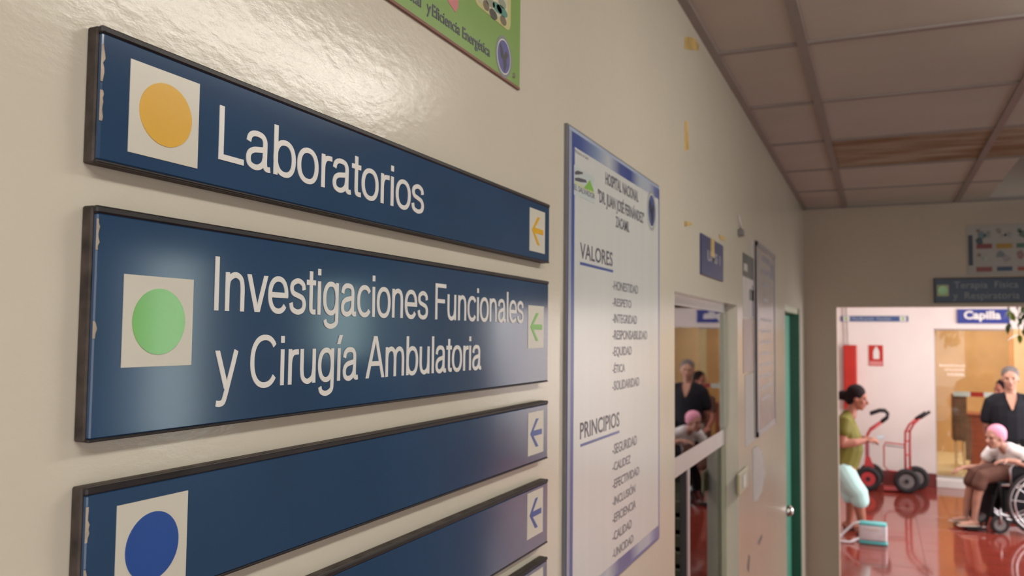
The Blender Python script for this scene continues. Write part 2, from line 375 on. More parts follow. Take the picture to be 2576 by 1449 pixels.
M['redwood'] = mat('reddish_wood', (0.28, 0.055, 0.02), 0.35, 0.5, var=0.2, vscale=5, stretch=(1, 1, 6))
M['drab'] = mat('drab_file_green', (0.12, 0.12, 0.085), 0.6, 0.3, var=0.3, vscale=10)
M['black'] = mat('black_fabric', (0.012, 0.012, 0.015), 0.8, 0.2, var=0.3)
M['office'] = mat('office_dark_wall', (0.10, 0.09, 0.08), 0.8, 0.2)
M['chapelsign'] = mat('chapel_sign_blue', (0.018, 0.035, 0.23), 0.35, 0.5)
M['leaf'] = mat('leaf_green', (0.045, 0.12, 0.02), 0.4, 0.4, var=0.5, vscale=8)
M['leaf2'] = mat('leaf_yellow_green', (0.22, 0.33, 0.03), 0.4, 0.4, var=0.3, vscale=8)
M['skin1'] = mat('skin_brown', (0.34, 0.13, 0.085), 0.5, 0.4, var=0.06)
M['skin2'] = mat('skin_tan', (0.45, 0.24, 0.17), 0.5, 0.4, var=0.06)
M['skin3'] = mat('skin_old_brown', (0.42, 0.22, 0.16), 0.5, 0.4, var=0.12, vscale=15)
M['hairblack'] = mat('hair_black', (0.014, 0.008, 0.009), 0.8, 0.15, var=0.4, vscale=20, bump=0.6, bscale=60)
M['hairgrey'] = mat('hair_grey', (0.14, 0.12, 0.115), 0.6, 0.3, var=0.3, vscale=20, bump=0.6, bscale=60)
M['olive'] = mat('olive_blouse', (0.15, 0.135, 0.022), 0.7, 0.3, var=0.12, vscale=8, bump=0.5, bscale=9)
M['aqua'] = mat('pale_aqua_cotton', (0.50, 0.78, 0.76), 0.8, 0.2, var=0.05, bump=0.5, bscale=9)
M['blackshirt'] = mat('black_shirt', (0.012, 0.013, 0.018), 0.8, 0.2, bump=0.5, bscale=9)
M['whiteshirt'] = mat('white_blouse', (0.80, 0.80, 0.80), 0.7, 0.3, var=0.04, bump=0.5, bscale=12)
M['pinkcap'] = mat('pink_cap', (0.72, 0.30, 0.42), 0.7, 0.3, var=0.08, bump=0.5, bscale=20)
M['greypants'] = mat('grey_trousers', (0.42, 0.39, 0.37), 0.8, 0.2, var=0.1)
M['skirt'] = mat('brown_skirt', (0.13, 0.065, 0.05), 0.8, 0.2, var=0.2, vscale=10)
M['bagwhite'] = mat('bag_white_plastic', (0.62, 0.62, 0.66), 0.3, 0.5, var=0.12, vscale=9, bump=0.4, bscale=12)
M['bagteal'] = mat('bag_teal', (0.10, 0.48, 0.50), 0.35, 0.5)
M['eye'] = mat('eye_dark', (0.02, 0.015, 0.012), 0.2)
M['lip'] = mat('lip', (0.32, 0.10, 0.09), 0.5)
M['steel'] = mat('bright_steel', (0.55, 0.55, 0.57), 0.25, 0.5, metal=0.9)
M['shoe'] = mat('dark_sandal', (0.04, 0.03, 0.028), 0.5)
M['palesandal'] = mat('pale_sandal', (0.5, 0.43, 0.36), 0.5)

# ================================================================== SETTING
XW = -D
YB = -2.2; XR = 2.75
# left wall with the office window and the green door
WIN = dict(y0=1.872, y1=2.787, z0=0.95, z1=2.0); DOOR = dict(y0=4.28, y1=5.12, z1=2.06)
b = MB(); T = 0.14; x0 = XW-T
b.box((x0, YB, 0), (XW, WIN['y0'], ZC)); b.box((x0, WIN['y0'], 0), (XW, WIN['y1'], WIN['z0'])); b.box((x0, WIN['y0'], WIN['z1']), (XW, WIN['y1'], ZC))
b.box((x0, WIN['y1'], 0), (XW, DOOR['y0'], ZC)); b.box((x0, DOOR['y0'], DOOR['z1']), (XW, DOOR['y1'], ZC)); b.box((x0, DOOR['y1'], 0), (XW, YE, ZC))
b.build('wall_left', M['wall'], kind='structure')
# end wall with the open doorway to the hall
DX0, DX1, DZ = -0.236, 1.75, 2.083
b = MB(); b.box((x0, YE, 0), (DX0, YE+0.13, ZC+0.35)); b.box((DX0, YE, DZ), (DX1, YE+0.13, ZC+0.35)); b.box((DX1, YE, 0), (XR, YE+0.13, ZC+0.35))
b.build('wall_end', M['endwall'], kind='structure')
# right wall with a side window, back wall with an entrance
b = MB(); b.box((XR, YB, 0), (XR+.14, 3.1, ZC)); b.box((XR, 3.1, 0), (XR+.14, 3.8, 1.25)); b.box((XR, 3.1, 2.35), (XR+.14, 3.8, ZC)); b.box((XR, 3.8, 0), (XR+.14, 4.7, ZC))
b.box((XR, 4.7, 0), (XR+.14, 5.3, 1.7)); b.box((XR, 4.7, 2.25), (XR+.14, 5.3, ZC)); b.box((XR, 5.3, 0), (XR+.14, YE, ZC))
b.build('wall_right', M['wall'], kind='structure')
b = MB(); b.box((x0, YB-.14, 0), (0.0, YB, ZC)); b.box((0.0, YB-.14, 2.45), (2.2, YB, ZC)); b.box((2.2, YB-.14, 0), (XR, YB, ZC))
b.build('wall_back', M['wall'], kind='structure')

# ceiling: grid of tees with lay-in tiles
ceil = empty('ceiling', (0, 0, ZC), kind='structure')
xl = [XW, -0.18, 0.42, 1.03, 1.64, 2.25, XR]
yl = [YB]; y = 4.78-0.61*11
while y < 5.0:
    if y > YB+0.05: yl.append(y)
    y += 0.61
yl.append(YE)
LAMPCELL = (0.42, 1.73)
for i in range(len(xl)-1):
    for j in range(len(yl)-1):
        a0, a1, c0, c1 = xl[i]+.004, xl[i+1]-.004, yl[j]+.004, yl[j+1]-.004
        if i == 2 and yl[j] > 4.1: a1 = 0.575                   # two cut tiles with dark gap beside them
        m = M['tile']
        if i in (1, 2) and 3.5 < yl[j] < 3.6: m = M['stain']
        t = MB().box((a0, c0, ZC+.004), (a1, c1, ZC+.018)).build('tile', m, ceil)
for x in xl[1:-1]: MB().box((x-.013, YB, ZC-.004), (x+.013, YE, ZC+.006)).build('main_tee', M['tee'], ceil)
for yy in yl[1:-1]:
    for i in range(len(xl)-1):
        if i == 2 and yy > 4.7: MB().box((xl[i]+.013, yy-.011, ZC-.002), (.575, yy+.011, ZC+.006)).build('cross_tee', M['tee'], ceil)
        else: MB().box((xl[i]+(.013 if i else 0), yy-.011, ZC-.002), (xl[i+1]-(.013 if i < len(xl)-2 else 0), yy+.011, ZC+.006)).build('cross_tee', M['tee'], ceil)
MB().box((XW, YB, ZC-.005), (XW+.022, YE, ZC+.006)).build('wall_angle', M['tee'], ceil)
MB().box((XW, YE-.022, ZC-.005), (XR, YE, ZC+.006)).build('wall_angle', M['tee'], ceil)
MB().box((x0, YB, ZC+.32), (XR+.1, YE, ZC+.36)).build('roof_slab', M['plenum'], ceil)

# floor: red glossy tiles laid in rows through corridor and hall
fl = MB().box((-2.6, YB, -0.06), (4.6, 12.05, -0.012)).build('floor', M['grout'], kind='structure')
TS = 0.33
tm = MB().box((0.001, 0.001, -0.012), (TS-0.001, TS-0.001, 0.0), 0.0008).mesh('tile'); tm.materials.append(M['floor'])
rest = MB(); cnt = 0
ix0 = -8; 
for i in range(-8, 14):
    for j in range(-7, 37):
        X = i*TS; Yt = j*TS+0.17
        if Yt+TS > 12.05 or Yt < YB: continue
        if Yt < 5.3 and not (-2 <= i <= 8): continue
        if Yt < YE+.13+.02 and (X < XW-.2 or X > XR): continue
        if -4 <= i <= 6 and Yt > 7.4:
            o = bpy.data.objects.new('tile', tm); COL.objects.link(o); o.parent = fl; o.location = (X, Yt, random.uniform(-.0006, .0004))
            o.rotation_euler = (random.uniform(-.0012, .0012), random.uniform(-.0012, .0012), 0)
            cnt += 1
        else:
            rest.box((X+.002, Yt+.002, -0.012), (X+TS-.002, Yt+TS-.002, 0.0))
rest.build('outlying_tiles', M['floor'], fl, kind='stuff')

# ------------------------------------------------------------------ hall beyond the doorway
HY0, HY1 = YE+0.13, 12.05
CX0, CX1, CZ = 0.645, 2.55, 2.02      # chapel opening
b = MB(); b.box((-2.6, HY1, 0), (CX0, HY1+.16, 3.0)); b.box((CX0, HY1, CZ), (CX1, HY1+.16, 3.0)); b.box((CX1, HY1, 0), (4.6, HY1+.16, 3.0))
b.build('wall_far', M['hallwall'], kind='structure')
MB().box((-2.74, HY0, 0), (-2.6, HY1, 3.0)).build('wall_hall_left', M['hallwall'], kind='structure')
b = MB(); b.box((-2.6, HY0-.13, 0), (x0, HY0, 3.0)); b.box((XR, HY0-.13, 0), (4.6, HY0, 3.0)); b.build('wall_hall_near', M['hallwall'], kind='structure')
b = MB(); b.box((4.6, HY0, 0), (4.74, 6.0, 3.0)); b.box((4.6, 6.0, 0), (4.74, HY1, 0.45)); b.box((4.6, 6.0, 2.85), (4.74, HY1, 3.0)); b.build('wall_hall_right', M['hallwall'], kind='structure')
MB().box((-2.74, HY0-.13, 3.0), (4.74, HY1+.16, 3.06)).build('ceiling_hall', M['hallwall'], kind='structure')
MB().box((-2.6, HY1-.022, 0), (CX0, HY1, 0.17), .004).build('baseboard_far', M['maroon'], kind='structure')
# chapel: raised sill, floor, walls
MB().box((CX0, HY1-.03, 0), (CX1, HY1+.2, 0.10), .004).build('trim_1', M['white'], kind='structure')
MB().box((0.3, HY1+.16, 0.02), (3.6, 15.0, 0.10)).build('floor_chapel', M['chapelcream'], kind='structure')
b = MB(); b.box((0.3, 15.0, 0), (1.90, 15.1, 2.7)); b.build('wall_chapel_back', M['orange'], kind='structure')
b = MB(); b.box((1.90, 14.95, 0), (3.6, 15.1, 2.7)); b.build('wall_chapel_right', M['chapelcream'], kind='structure')
b = MB(); b.box((0.2, HY1+.16, 0), (0.3, 15.1, 2.7)); b.box((3.6, HY1+.16, 0), (3.7, 15.1, 2.7)); b.build('wall_chapel_side', M['orange'], kind='structure')
MB().box((0.2, HY1+.16, 2.7), (3.7, 15.1, 2.76)).build('ceiling_chapel', M['white'], kind='structure')

# ================================================================== SIGNS ON THE LEFT WALL
XS = XW+0.012        # front face of the sign boards
def fit(u, v, x=None): return onX(u, v, XS if x is None else x)
def arrow_left(m, parent, x, yc, zc, w_, h_, bar=0.0066, name='arrow'):
    """thin arrow pointing to the left: a shaft with two swept barbs"""
    b = MB(); hw = w_/2; hh = h_/2; t = bar/2*1.05
    tip = (yc-hw, zc)
    mb = [(tip[0], tip[1]), (yc+hw*0.15-t, zc+hh), (yc+hw*0.15+bar*.75, zc+hh), (tip[0]+bar*1.5, zc+t), (yc+hw, zc+t),
          (yc+hw, zc-t), (tip[0]+bar*1.5, zc-t), (yc+hw*0.15+bar*.75, zc-hh), (yc+hw*0.15-t, zc-hh)]
    return polyX(name, m, parent, x, mb, 0.0005)
def board(y0, y1, z0, z1, label, chips):
    s = empty('direction_sign', (XW, (y0+y1)/2, z0), label=label, cat='sign', group='blue direction signs on the left wall')
    MB().box((XW, y0, z0), (XS-.0035, y1, z1), .001).build('backing_board', M['signback'], s)
    MB().box((XS-.0035, y0+.001, z0+.0018), (XS, y1-.001, z1-.0045), .0008).build('face_panel', M['blue'], s)
    MB().box((XS-.0035, y0, z1-.0045), (XS+.0006, y1, z1), .001).build('edge_strip', M['signdark'], s)
    MB().box((XS-.0035, y0, z0), (XS+.0003, y1, z0+.0018), .0005).build('edge_strip', M['signdark'], s)
    for (zc, hgt, d) in chips:      # chipped laminate on the left edge
        n = 9; L_ = []; 
        for i in range(n): L_.append((y0+.0012+.0022*random.random()*math.sin(math.pi*(i+.5)/n)+d, zc-hgt/2+hgt*i/(n-1)))
        R_ = [(y0+.0002, zc+hgt/2), (y0+.0002, zc-hgt/2)]
        polyX('chipped_edge', M['chip'], s, XS+.0003, L_+R_, .0003)
    return s
Y0, Y1s = 0.3405, 1.0625
def signrect(y0, y1, z0, z1):   # values measured on the wall plane, moved onto the boards' front plane
    k = (D-.012)/D
    return (y0*k, y1*k, CH+(z0-CH)*k, CH+(z1-CH)*k)
S = []
r = signrect(.348, 1.089, 1.9995, 2.0825); s1 = board(*r, 'blue sign reading Laboratorios with a yellow dot, topmost of the five', [(2.03, .018, .0005), (2.055, .022, 0)])
r = signrect(.349, 1.087, 1.834, 1.974); s2 = board(*r, 'tall blue sign with a green dot reading Investigaciones Funcionales y Cirugía Ambulatoria', [(1.955, .018, 0), (1.90, .01, 0)])
r = signrect(.349, 1.088, 1.7285, 1.808); s3 = board(*r, 'blank blue sign with a blue dot and blue arrow, under the green-dot sign', [(1.79, .02, .0003), (1.75, .03, 0)])
r = signrect(.349, 1.090, 1.613, 1.700); s4 = board(*r, 'blank blue sign with only a blue arrow in view, fourth from the top', [])
r = signrect(.349, 1.090, 1.50, 1.594); s5 = board(*r, 'lowest blue sign, cut off by the bottom edge of the photo', [])
def card(s, px, m, dot=None, name='symbol_card'):
    q = [fit(*p) for p in px]
    y0 = (q[0][0]+q[3][0])/2; y1 = (q[1][0]+q[2][0])/2; z1 = (q[0][1]+q[1][1])/2; z0 = (q[2][1]+q[3][1])/2
    c = rectX(name, M['card'], s, XS, y0, y1, z0, z1, .0005)
    if dot:
        d = [fit(*p) for p in dot]     # left, right, top, bottom
        rr = ((d[1][0]-d[0][0])+(d[2][1]-d[3][1]))/4
        discX('dot', m, c, XS+.0005, (d[0][0]+d[1][0])/2, (d[2][1]+d[3][1])/2, (d[1][0]-d[0][0])/2, (d[2][1]-d[3][1])/2, .0004)
    return (y0, y1, z0, z1), c
(r1, _) = card(s1, [(331, 150), (504, 211), (493, 418), (318, 405-18)], M['yellow'], [(349, 275), (480, 318), (402, 206), (425, 372)])
(r2, _) = card(s2, [(312, 690), (486, 703), (480, 918), (303, 925)], M['green'], [(331, 812), (463, 806), (395, 726), (400, 892)])
z3 = fit(290, 1272)[1]
(r3, _) = card(s3, [(292, 1274), (471, 1233), (465, 1449+45), (287, 1449+75)], M['dblue'], [(313, 1378), (447, 1340), (400, 1283), (374, 1449+12)])
for s, px, m in ((s1, [(1334, 524), (1372, 534), (1368, 640), (1330, 628)], M['yellow']), (s2, [(1329, 769), (1368, 770), (1366, 876), (1327, 876)], M['green2']),
              (s3, [(1329, 1040), (1367, 1030), (1366, 1138), (1327, 1146)], M['dblue']), (s4, [(1327, 1240), (1366, 1227), (1364, 1341), (1325, 1355)], M['dblue']),
              (s5, [(1327, 1449), (1365, 1428), (1365, 1540), (1327, 1560)], M['dblue'])):
    rr_, c = card(s, px, m, name='arrow_card')
    arrow_left(m, c, XS+.0005, (rr_[0]+rr_[1])/2, (rr_[2]+rr_[3])/2, (rr_[1]-rr_[0])*.74, (rr_[3]-rr_[2])*.66)
def line(s, txt, p0, p1, basev, capv, u_ref, off=0.0, **k):
    """p0/p1: pixel of left and right end; basev/capv at u_ref"""
    a = fit(*p0)[0]; b_ = fit(*p1)[0]; z0 = fit(u_ref, basev)[1]; z1 = fit(u_ref, capv)[1]
    return sign_text(txt, M['letter'], s, XS, a, b_, z0, z1-z0)
line(s1, 'Laboratorios', (545, 330), (1065, 520), 401, 264, 552, 0.004)
line(s2, 'Investigaciones Funcionales', (540, 710), (1316, 770), 781, 645, 545, 0.004)
line(s2, 'y Cirugía Ambulatoria', (540, 930), (1211, 900), 971, 845, 683, 0.004)

# ---- green poster (its lower edge shows)
gy0, gy1, gz0, gz1 = 0.40, 0.972, 2.216, 2.66
gp = empty('green_poster', (XW, .7, gz0), label='green poster at the top of the photo with a small round blue emblem', cat='poster')
MB().box((XW, gy0, gz0), (XW+.003, gy1, gz1), .0008).build('panel', M['leafgreen'], gp)
MB().box((XW, gy0, gz0-.002), (XW+.0032, gy1, gz0+.001)).build('worn_edge', mat('worn_red_brown', (0.22, 0.10, 0.07), 0.6), gp)
XG = XW+.003
def W(u, v): return onX(u, v, XG)
a = W(1087, 30)[0]; b_ = W(1232, 120)[0]; zb = W(1090, 42)[1]; zc_ = W(1092, 14)[1]
lettering('Eficiencia Energética', M['ink'], gp, 'X', XG, a, b_, zb, zc_-zb, 0.006)
a = W(950, -10)[0]; b_ = W(1084, 20)[0]
lettering('Ambiental  y', M['ink'], gp, 'X', XG, a, b_, zb, zc_-zb, 0.006)
c1 = W(1285, 78)
pts = []; y_l, y_r, zb_, zt_ = W(1192, 5)[0], W(1284, 60)[0], W(1281, 80)[1], 2.44
for (cy, cz, a0) in ((y_r-.012, zb_+.012, -90), (y_r-.012, zt_-.012, 0), (y_l+.012, zt_-.012, 90), (y_l+.012, zb_+.012, 180)):
    for k in range(6): t = R(a0+90*k/5); pts.append((cy+.012*math.cos(t), cz+.012*math.sin(t)))
pic = polyX('picture_panel', mat('picture_cream', (0.50, 0.48, 0.20), 0.35), gp, XG, pts, .0004)
pts = [(y_l+(p[0]-y_l)*.86+.004, zb_+(p[1]-zb_)*.93+.006) for p in pts]
pin = polyX('picture_ground', mat('picture_pale', (0.55, 0.54, 0.38), 0.35, var=.15, vscale=40), pic, XG+.0004, pts, .0002)
for (u, v, ru, rv, c) in ((1240, 36, 10, 13, 'dk'), (1222, 14, 8, 8, 'dk2'), (1262, 28, 14, 7, 'tl'), (1250, 20, 12, 8, 'tl'), (1265, 52, 8, 6, 'dk2'), (1232, 5, 12, 8, 'gr'), (1262, 8, 10, 7, 'gr')):
    yc_, z_ = W(u, v); y2, z2 = W(u+ru, v+rv)
    mm = {'dk': (0.03, .03, .02), 'dk2': (.14, .10, .05), 'tl': (.05, .22, .17), 'gr': (.25, .28, .2)}[c]
    discX('picture_print', mat('print_'+c, mm, .4), pic, XG+.0006, yc_, z_, abs(y2-yc_), .006, .0001, 12)
pb = W(1135, 5)
polyX('pink_shape', mat('print_pink', (0.55, 0.16, 0.17), 0.4), gp, XG, [(pb[0]-.028, pb[1]+.030), (pb[0]-.020, pb[1]+.012), (pb[0]-.006, pb[1]-.003), (pb[0]+.010, pb[1]-.008), (pb[0]+.016, pb[1]), (pb[0]+.016, pb[1]+.035)], .0003)
e = W(1267, 143); ey = (W(1287, 143)[0]-W(1247, 143)[0])/2; ez = (W(1267, 92)[1]-W(1267, 196)[1])/2
def emblem(parent, x, yc, zc, ry, rz, c_out, c_in):
    d = discX('emblem', c_out, parent, x, yc, zc, ry, rz, .0003)
    discX('emblem_ring', M['letter'], d, x+.0003, yc, zc, ry*.84, rz*.84, .0001)
    discX('emblem_field', c_in, d, x+.0004, yc, zc, ry*.79, rz*.79, .0001)
    P = [(-.45, .55), (-.15, .35), (0, .05), (.2, .35), (.5, .2), (.25, -.05), (.3, -.35), (.05, -.75), (-.1, -.2), (-.35, -.1)]
    polyX('emblem_bird', mat('emblem_dark', (0.015, .015, .03), .4), d, x+.0005, [(yc+p[0]*ry*1.15, zc+p[1]*rz*1.0) for p in P][::-1], .0001)
emblem(gp, XG, e[0], e[1], ey, ez, mat('emblem_grey', (.18, .2, .2), .4), mat('emblem_violet', (.06, .06, .25), .4))
c = W(1292, 190); discX('rivet', M['chrome'], gp, XG, c[0], c[1], .0035, .0035, .0012, 16)

# ---- tall values poster
PT = .006; XP = XW+PT
k = (D-PT)/D
py0, py1, pz1, pz0 = 1.163*k, 1.733*k, CH+(2.217-CH)*k, CH+(1.478-CH)*k
pp = empty('values_poster', (XW, (py0+py1)/2, pz0), label='tall white poster with blue border headed Hospital Nacional, listing Valores and Principios', cat='poster')
MB().box((XW, py0, pz0), (XP-.001, py1, pz1)).build('backing_board', M['metal_edge'], pp)
MB().box((XP-.001, py0+.004, pz0+.003), (XP, py1-.003, pz1-.003)).build('sheet', M['posterb'], pp)
rectX('border_print', M['border'], pp, XP, py0+.016, py1-.003, pz1-.030, pz1-.008, .0002)
rectX('border_print', M['border'], pp, XP, py0+.016, py1-.003, pz0+.008, pz0+.030, .0002)
rectX('border_print', M['posterp'], pp, XP, py0+.004, py1-.003, pz1-.008, pz1-.003, .0002)
rectX('border_print', mat('border_grey', (.30, .33, .40), .3), pp, XP, py0+.004, py0+.016, pz0+.004, pz1-.008, .0002)
rectX('white_field', M['posterw'], pp, XP, py0+.030, py1-.012, pz0+.030, pz1-.030, .0003)
XQ = XP+.0003
def WQ(u, v): return onX(u, v, XQ)
def pl(txt, p0, p1, basev, capv, uref, m='ink', off=.01, **kk):
    a = WQ(*p0)[0]; b_ = WQ(*p1)[0]; z0 = WQ(uref, basev)[1]; z1 = WQ(uref, capv)[1]
    return lettering(txt, M[m], pp, 'X', XQ, a, b_, z0, z1-z0, off, th=.0002, **kk)
navy = M['posterb']
pl('HOSPITAL NACIONAL', (1523, 450), (1606, 490), 464, 435, 1526, 'navyink' if 'navyink' in M else 'ink', .02)
pl('"DR. JUAN JOSÉ FERNÁNDEZ"', (1504, 480), (1620, 550), 509, 480, 1510, 'ink', .02)
pl('ZACAMIL', (1549, 555), (1583, 580), 571, 545, 1551, 'ink', .02)
pl('VALORES', (1459, 640), (1541, 660), 649, 611, 1462, 'ink', .012)
pl('PRINCIPIOS', (1459, 1080), (1558, 1060), 1104, 1064, 1462, 'ink', .012)
def under(u0, v0, u1, v1):
    a = WQ(u0, v0); b_ = WQ(u1, v1); z = (a[1]+b_[1])/2
    rectX('underline', M['posterb'], pp, XQ, a[0], b_[0], z-.0022, z+.0022, .0002)
under(1459, 665, 1542, 680); under(1460, 1123, 1558, 1084)
for txt, u1, v0, v1 in (('HONESTIDAD', 1605, 707, 729), ('RESPETO', 1588, 750, 770), ('INTEGRIDAD', 1602, 790, 812), ('RESPONSABILIDAD', 1628, 831, 854),
                        ('EQUIDAD', 1589, 873, 895), ('ÉTICA', 1572, 918, 938), ('SOLIDARIDAD', 1608, 959, 982),
                        ('SEGURIDAD', 1602, 1117, 1142), ('CALIDEZ', 1586, 1163, 1184), ('EFECTIVIDAD', 1608, 1206, 1228), ('INCLUSIÓN', 1598, 1250, 1271),
                        ('EFICIENCIA', 1599, 1292, 1314), ('CALIDAD', 1589, 1337, 1359), ('UNICIDAD', 1593, 1381, 1402)):
    pl('-'+txt, (1541, v1), (u1, v1), v1, v0, 1546, 'ink', .012)
# country logo block
a = WQ(1444, 400); b_ = WQ(1497, 400); 
lg0, lg1 = a[0], b_[0]; zt, zb_ = WQ(1446, 415)[1], WQ(1446, 490)[1]
lb = rectX('logo_block', mat('logo_pale', (.50, .56, .56), .3), pp, XQ, lg0, lg1, zb_, zt, .0001)
def lp(f, g): return (lg0+(lg1-lg0)*f, zb_+(zt-zb_)*g)
polyX('logo_stroke', M['ink'], lb, XQ+.0001, [lp(.03, .76), lp(.15, .86), lp(.40, .90), lp(.40, .84), lp(.2, .74), lp(.05, .68)][::-1], .0001)
polyX('logo_stroke', M['ink'], lb, XQ+.0001, [lp(.03, .56), lp(.2, .64), lp(.55, .70), lp(.6, .62), lp(.3, .52), lp(.05, .48)][::-1], .0001)
polyX('logo_mountain', mat('logo_green', (.22, .48, .08), .3), lb, XQ+.0001, [lp(.45, .38), lp(.75, .78), lp(.95, .42)][::-1], .0001)
polyX('logo_band', mat('logo_lime', (.52, .56, .30), .3), lb, XQ+.0001, [lp(.02, .46), lp(.02, .38), lp(.98, .34), lp(.98, .42)], .00005)
lettering('EL SALVADOR', M['ink'], pp, 'X', XQ+.0002, lg0+.001, lg1-.001, lp(0, .17)[1], .0085, .0, th=.0001)
a = WQ(1447, 380); b_ = WQ(1480, 400); lettering('Ministerio de Salud', M['ink'], pp, 'X', XQ, a[0], b_[0], (a[1]+b_[1])/2-.002, .005, .0, th=.0001)
e = WQ(1639, 530); ey = (WQ(1650, 530)[0]-WQ(1628, 530)[0])/2; ez = (WQ(1639, 480)[1]-WQ(1639, 580)[1])/2
emblem(pp, XQ, e[0], e[1], ey, ez, mat('emblem_grey2', (.30, .31, .31), .4), mat('emblem_blue2', (.06, .09, .22), .4))

# ---- small navy sign over the window
k = (D-.005)/D; a = onX(1765, 586, XW+.005); b_ = onX(1820, 707, XW+.005)
us = empty('small_sign', (XW, 2.33, 2.06), label='small square navy sign with a strip of old tape above the office window', cat='sign')
uy0, uy1, uz0, uz1 = a[0], b_[0], b_[1]-.002, a[1]
MB().box((XW, uy0, uz0), (XW+.005, uy1, uz1), .001).build('panel', M['navy'], us)
lettering('UMS 1', mat('faded_letter', (.33, .32, .31), .5), us, 'X', XW+.005, uy0+(uy1-uy0)*.25, uy0+(uy1-uy0)*.83, uz0+(uz1-uz0)*.40, (uz1-uz0)*.26, .01)
a = onX(1793, 600, XW+.0055); MB().box((XW+.005, a[0]-.028, uz0+(uz1-uz0)*.55), (XW+.0058, a[0]+.022, uz1+.001)).build('tape_strip', M['tape'], us)

# ---- remnants of tape on the wall
def tape(name, pts, label, m='tape'):
    q = [onX(u, v, XW+.0005) for u, v in pts]
    o = polyX(name, M[m], None, XW+.0002, q[::-1], .0012); tag(o, label, 'tape', 'old tape left on the wall')
tape('tape_piece', [(1724, 92), (1745, 95), (1758, 112), (1756, 128), (1722, 122)], 'brown tape flap under the ceiling edge')
tape('tape_piece', [(1723, 305), (1729, 306), (1733, 375), (1722, 380)], 'narrow vertical strip of yellowed tape high on the wall')
tape('tape_piece', [(1722, 556), (1740, 560), (1738, 566), (1723, 570)], 'tiny tape scrap left of the small navy sign')
tape('tape_piece', [(1808, 590), (1820, 594), (1826, 606), (1812, 603)], 'tan tape scrap at the upper right corner of the small navy sign')

# ---- hook with cable over the notices
h = empty('cable_drop', (XW, 2.88, 2.3), label='short white cable with a dark plug hanging on the wall above the notices', cat='cable')
y_, z_ = onX(1862, 541, XW+.01); y2, z2 = onX(1866, 578, XW+.01)
MB().tube([(XW+.004, y_, z_), (XW+.008, y_+.01, (z_+z2)/2), (XW+.008, y2, z2)], .0035, 8).build('cord', M['cable'], h, True)
MB().box((XW, y2-.02, z2-.022), (XW+.018, y2+.02, z2), .003).build('plug', M['metal_edge'], h)

# ================================================================== OFFICE WINDOW
wn = empty('window_1', (XW, 2.3, .95), kind='structure')
XGs = -.463; wy0, wy1, wz0, wz1 = WIN['y0'], WIN['y1'], WIN['z0'], WIN['z1']
MB().box((XGs-.03, wy0, wz1-.026), (XGs+.006, wy1, wz1)).build('window_head', M['alu'], wn)
MB().box((XGs-.03, wy1-.020, wz0), (XGs+.002, wy1, wz1-.026)).build('window_jamb', M['jamb'], wn)
MB().box((XGs-.03, wy0, wz0), (XGs+.002, wy0+.020, wz1-.026)).build('window_jamb', M['jamb'], wn)
MB().box((XGs-.03, wy0+.02, 1.552), (XGs+.004, wy1-.02, 1.607), .002).build('transom_bar', M['alu'], wn)
MB().box((XGs-.03, wy0+.02, wz0), (XGs+.006, wy1-.02, wz0+.03), .002).build('window_sill', M['alu'], wn)
pn = MB().box((-.003, wy0+.02, 1.607), (.003, wy1-.02, wz1-.026)).mesh('pane'); pane = link('pane', pn, M['glass']); pane.parent = wn; pane.matrix_parent_inverse = wn.matrix_world.inverted()
pane.location = (0, 0, 0)
pane.matrix_world = Matrix.Translation((-.455, 0, 0))
ly = 2.205
MB().box((XGs-.016, ly+.05, wz0+.03), (XGs-.010, wy1-.02, 1.552)).build('pane', M['glass'], wn)
MB().box((XGs-.022, ly, wz0+.03), (XGs-.004, ly+.022, 1.552), .001).build('sash_stile', M['aludark'], wn)
MB().box((XGs-.020, ly+.026, wz0+.03), (XGs-.006, ly+.052, 1.552), .001).build('sash_stile', M['alu'], wn)
# office behind the window
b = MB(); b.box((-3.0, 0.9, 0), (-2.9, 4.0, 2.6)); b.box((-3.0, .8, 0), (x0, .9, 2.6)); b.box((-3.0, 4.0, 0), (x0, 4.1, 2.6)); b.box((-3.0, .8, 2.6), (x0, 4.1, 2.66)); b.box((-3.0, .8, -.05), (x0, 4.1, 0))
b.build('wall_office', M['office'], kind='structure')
sh = empty('file_shelf', (-1.1, 3.0, 0), label='dark shelf with stacked files seen through the open lower pane of the window', cat='shelf')
sx0, sx1, sy0, sy1 = -1.35, -.58, 3.0, 3.4
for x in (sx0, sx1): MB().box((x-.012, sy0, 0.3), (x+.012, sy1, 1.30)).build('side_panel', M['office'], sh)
z = 0.36
while z < 1.27:
    MB().box((sx0+.012, sy0, z), (sx1-.004, sy1, z+.007)).build('shelf_board', M['black'], sh)
    MB().box((sx0+.02, sy0-.01, z+.007), (sx1-.002, sy1-.03, z+.052), .004).build('file_stack', M['drab'], sh)
    z += .060

# ================================================================== NOTICES
def notice(name, px, m, label, th=.002, frame=None, cat='notice', curl=0):
    q = [onX(u, v, XW+th) for u, v in px]
    y0 = (q[0][0]+q[3][0])/2; y1 = (q[1][0]+q[2][0])/2; z1 = (q[0][1]+q[1][1])/2; z0 = (q[2][1]+q[3][1])/2
    e = empty(name, (XW, (y0+y1)/2, z0), label=label, cat=cat)
    MB().box((XW, y0, z0), (XW+th, y1, z1)).build('sheet', M[m], e)
    return e, y0, y1, z0, z1
e, a0, a1, c0, c1 = notice('dark_notice', [(1870, 640), (1904, 652), (1904, 704), (1870, 697)], 'darkpaper', 'small dark notice left of the tall framed notice, near its top')
rectX('print_patch', M['paper'], e, XW+.002, a0+.01, a0+.09, c1-.06, c1-.035)
e, a0, a1, c0, c1 = notice('paper_notice', [(1871, 700), (1904, 707), (1904, 800), (1871, 800)], 'paper', 'white sheet with a blue patch, directly under the dark notice')
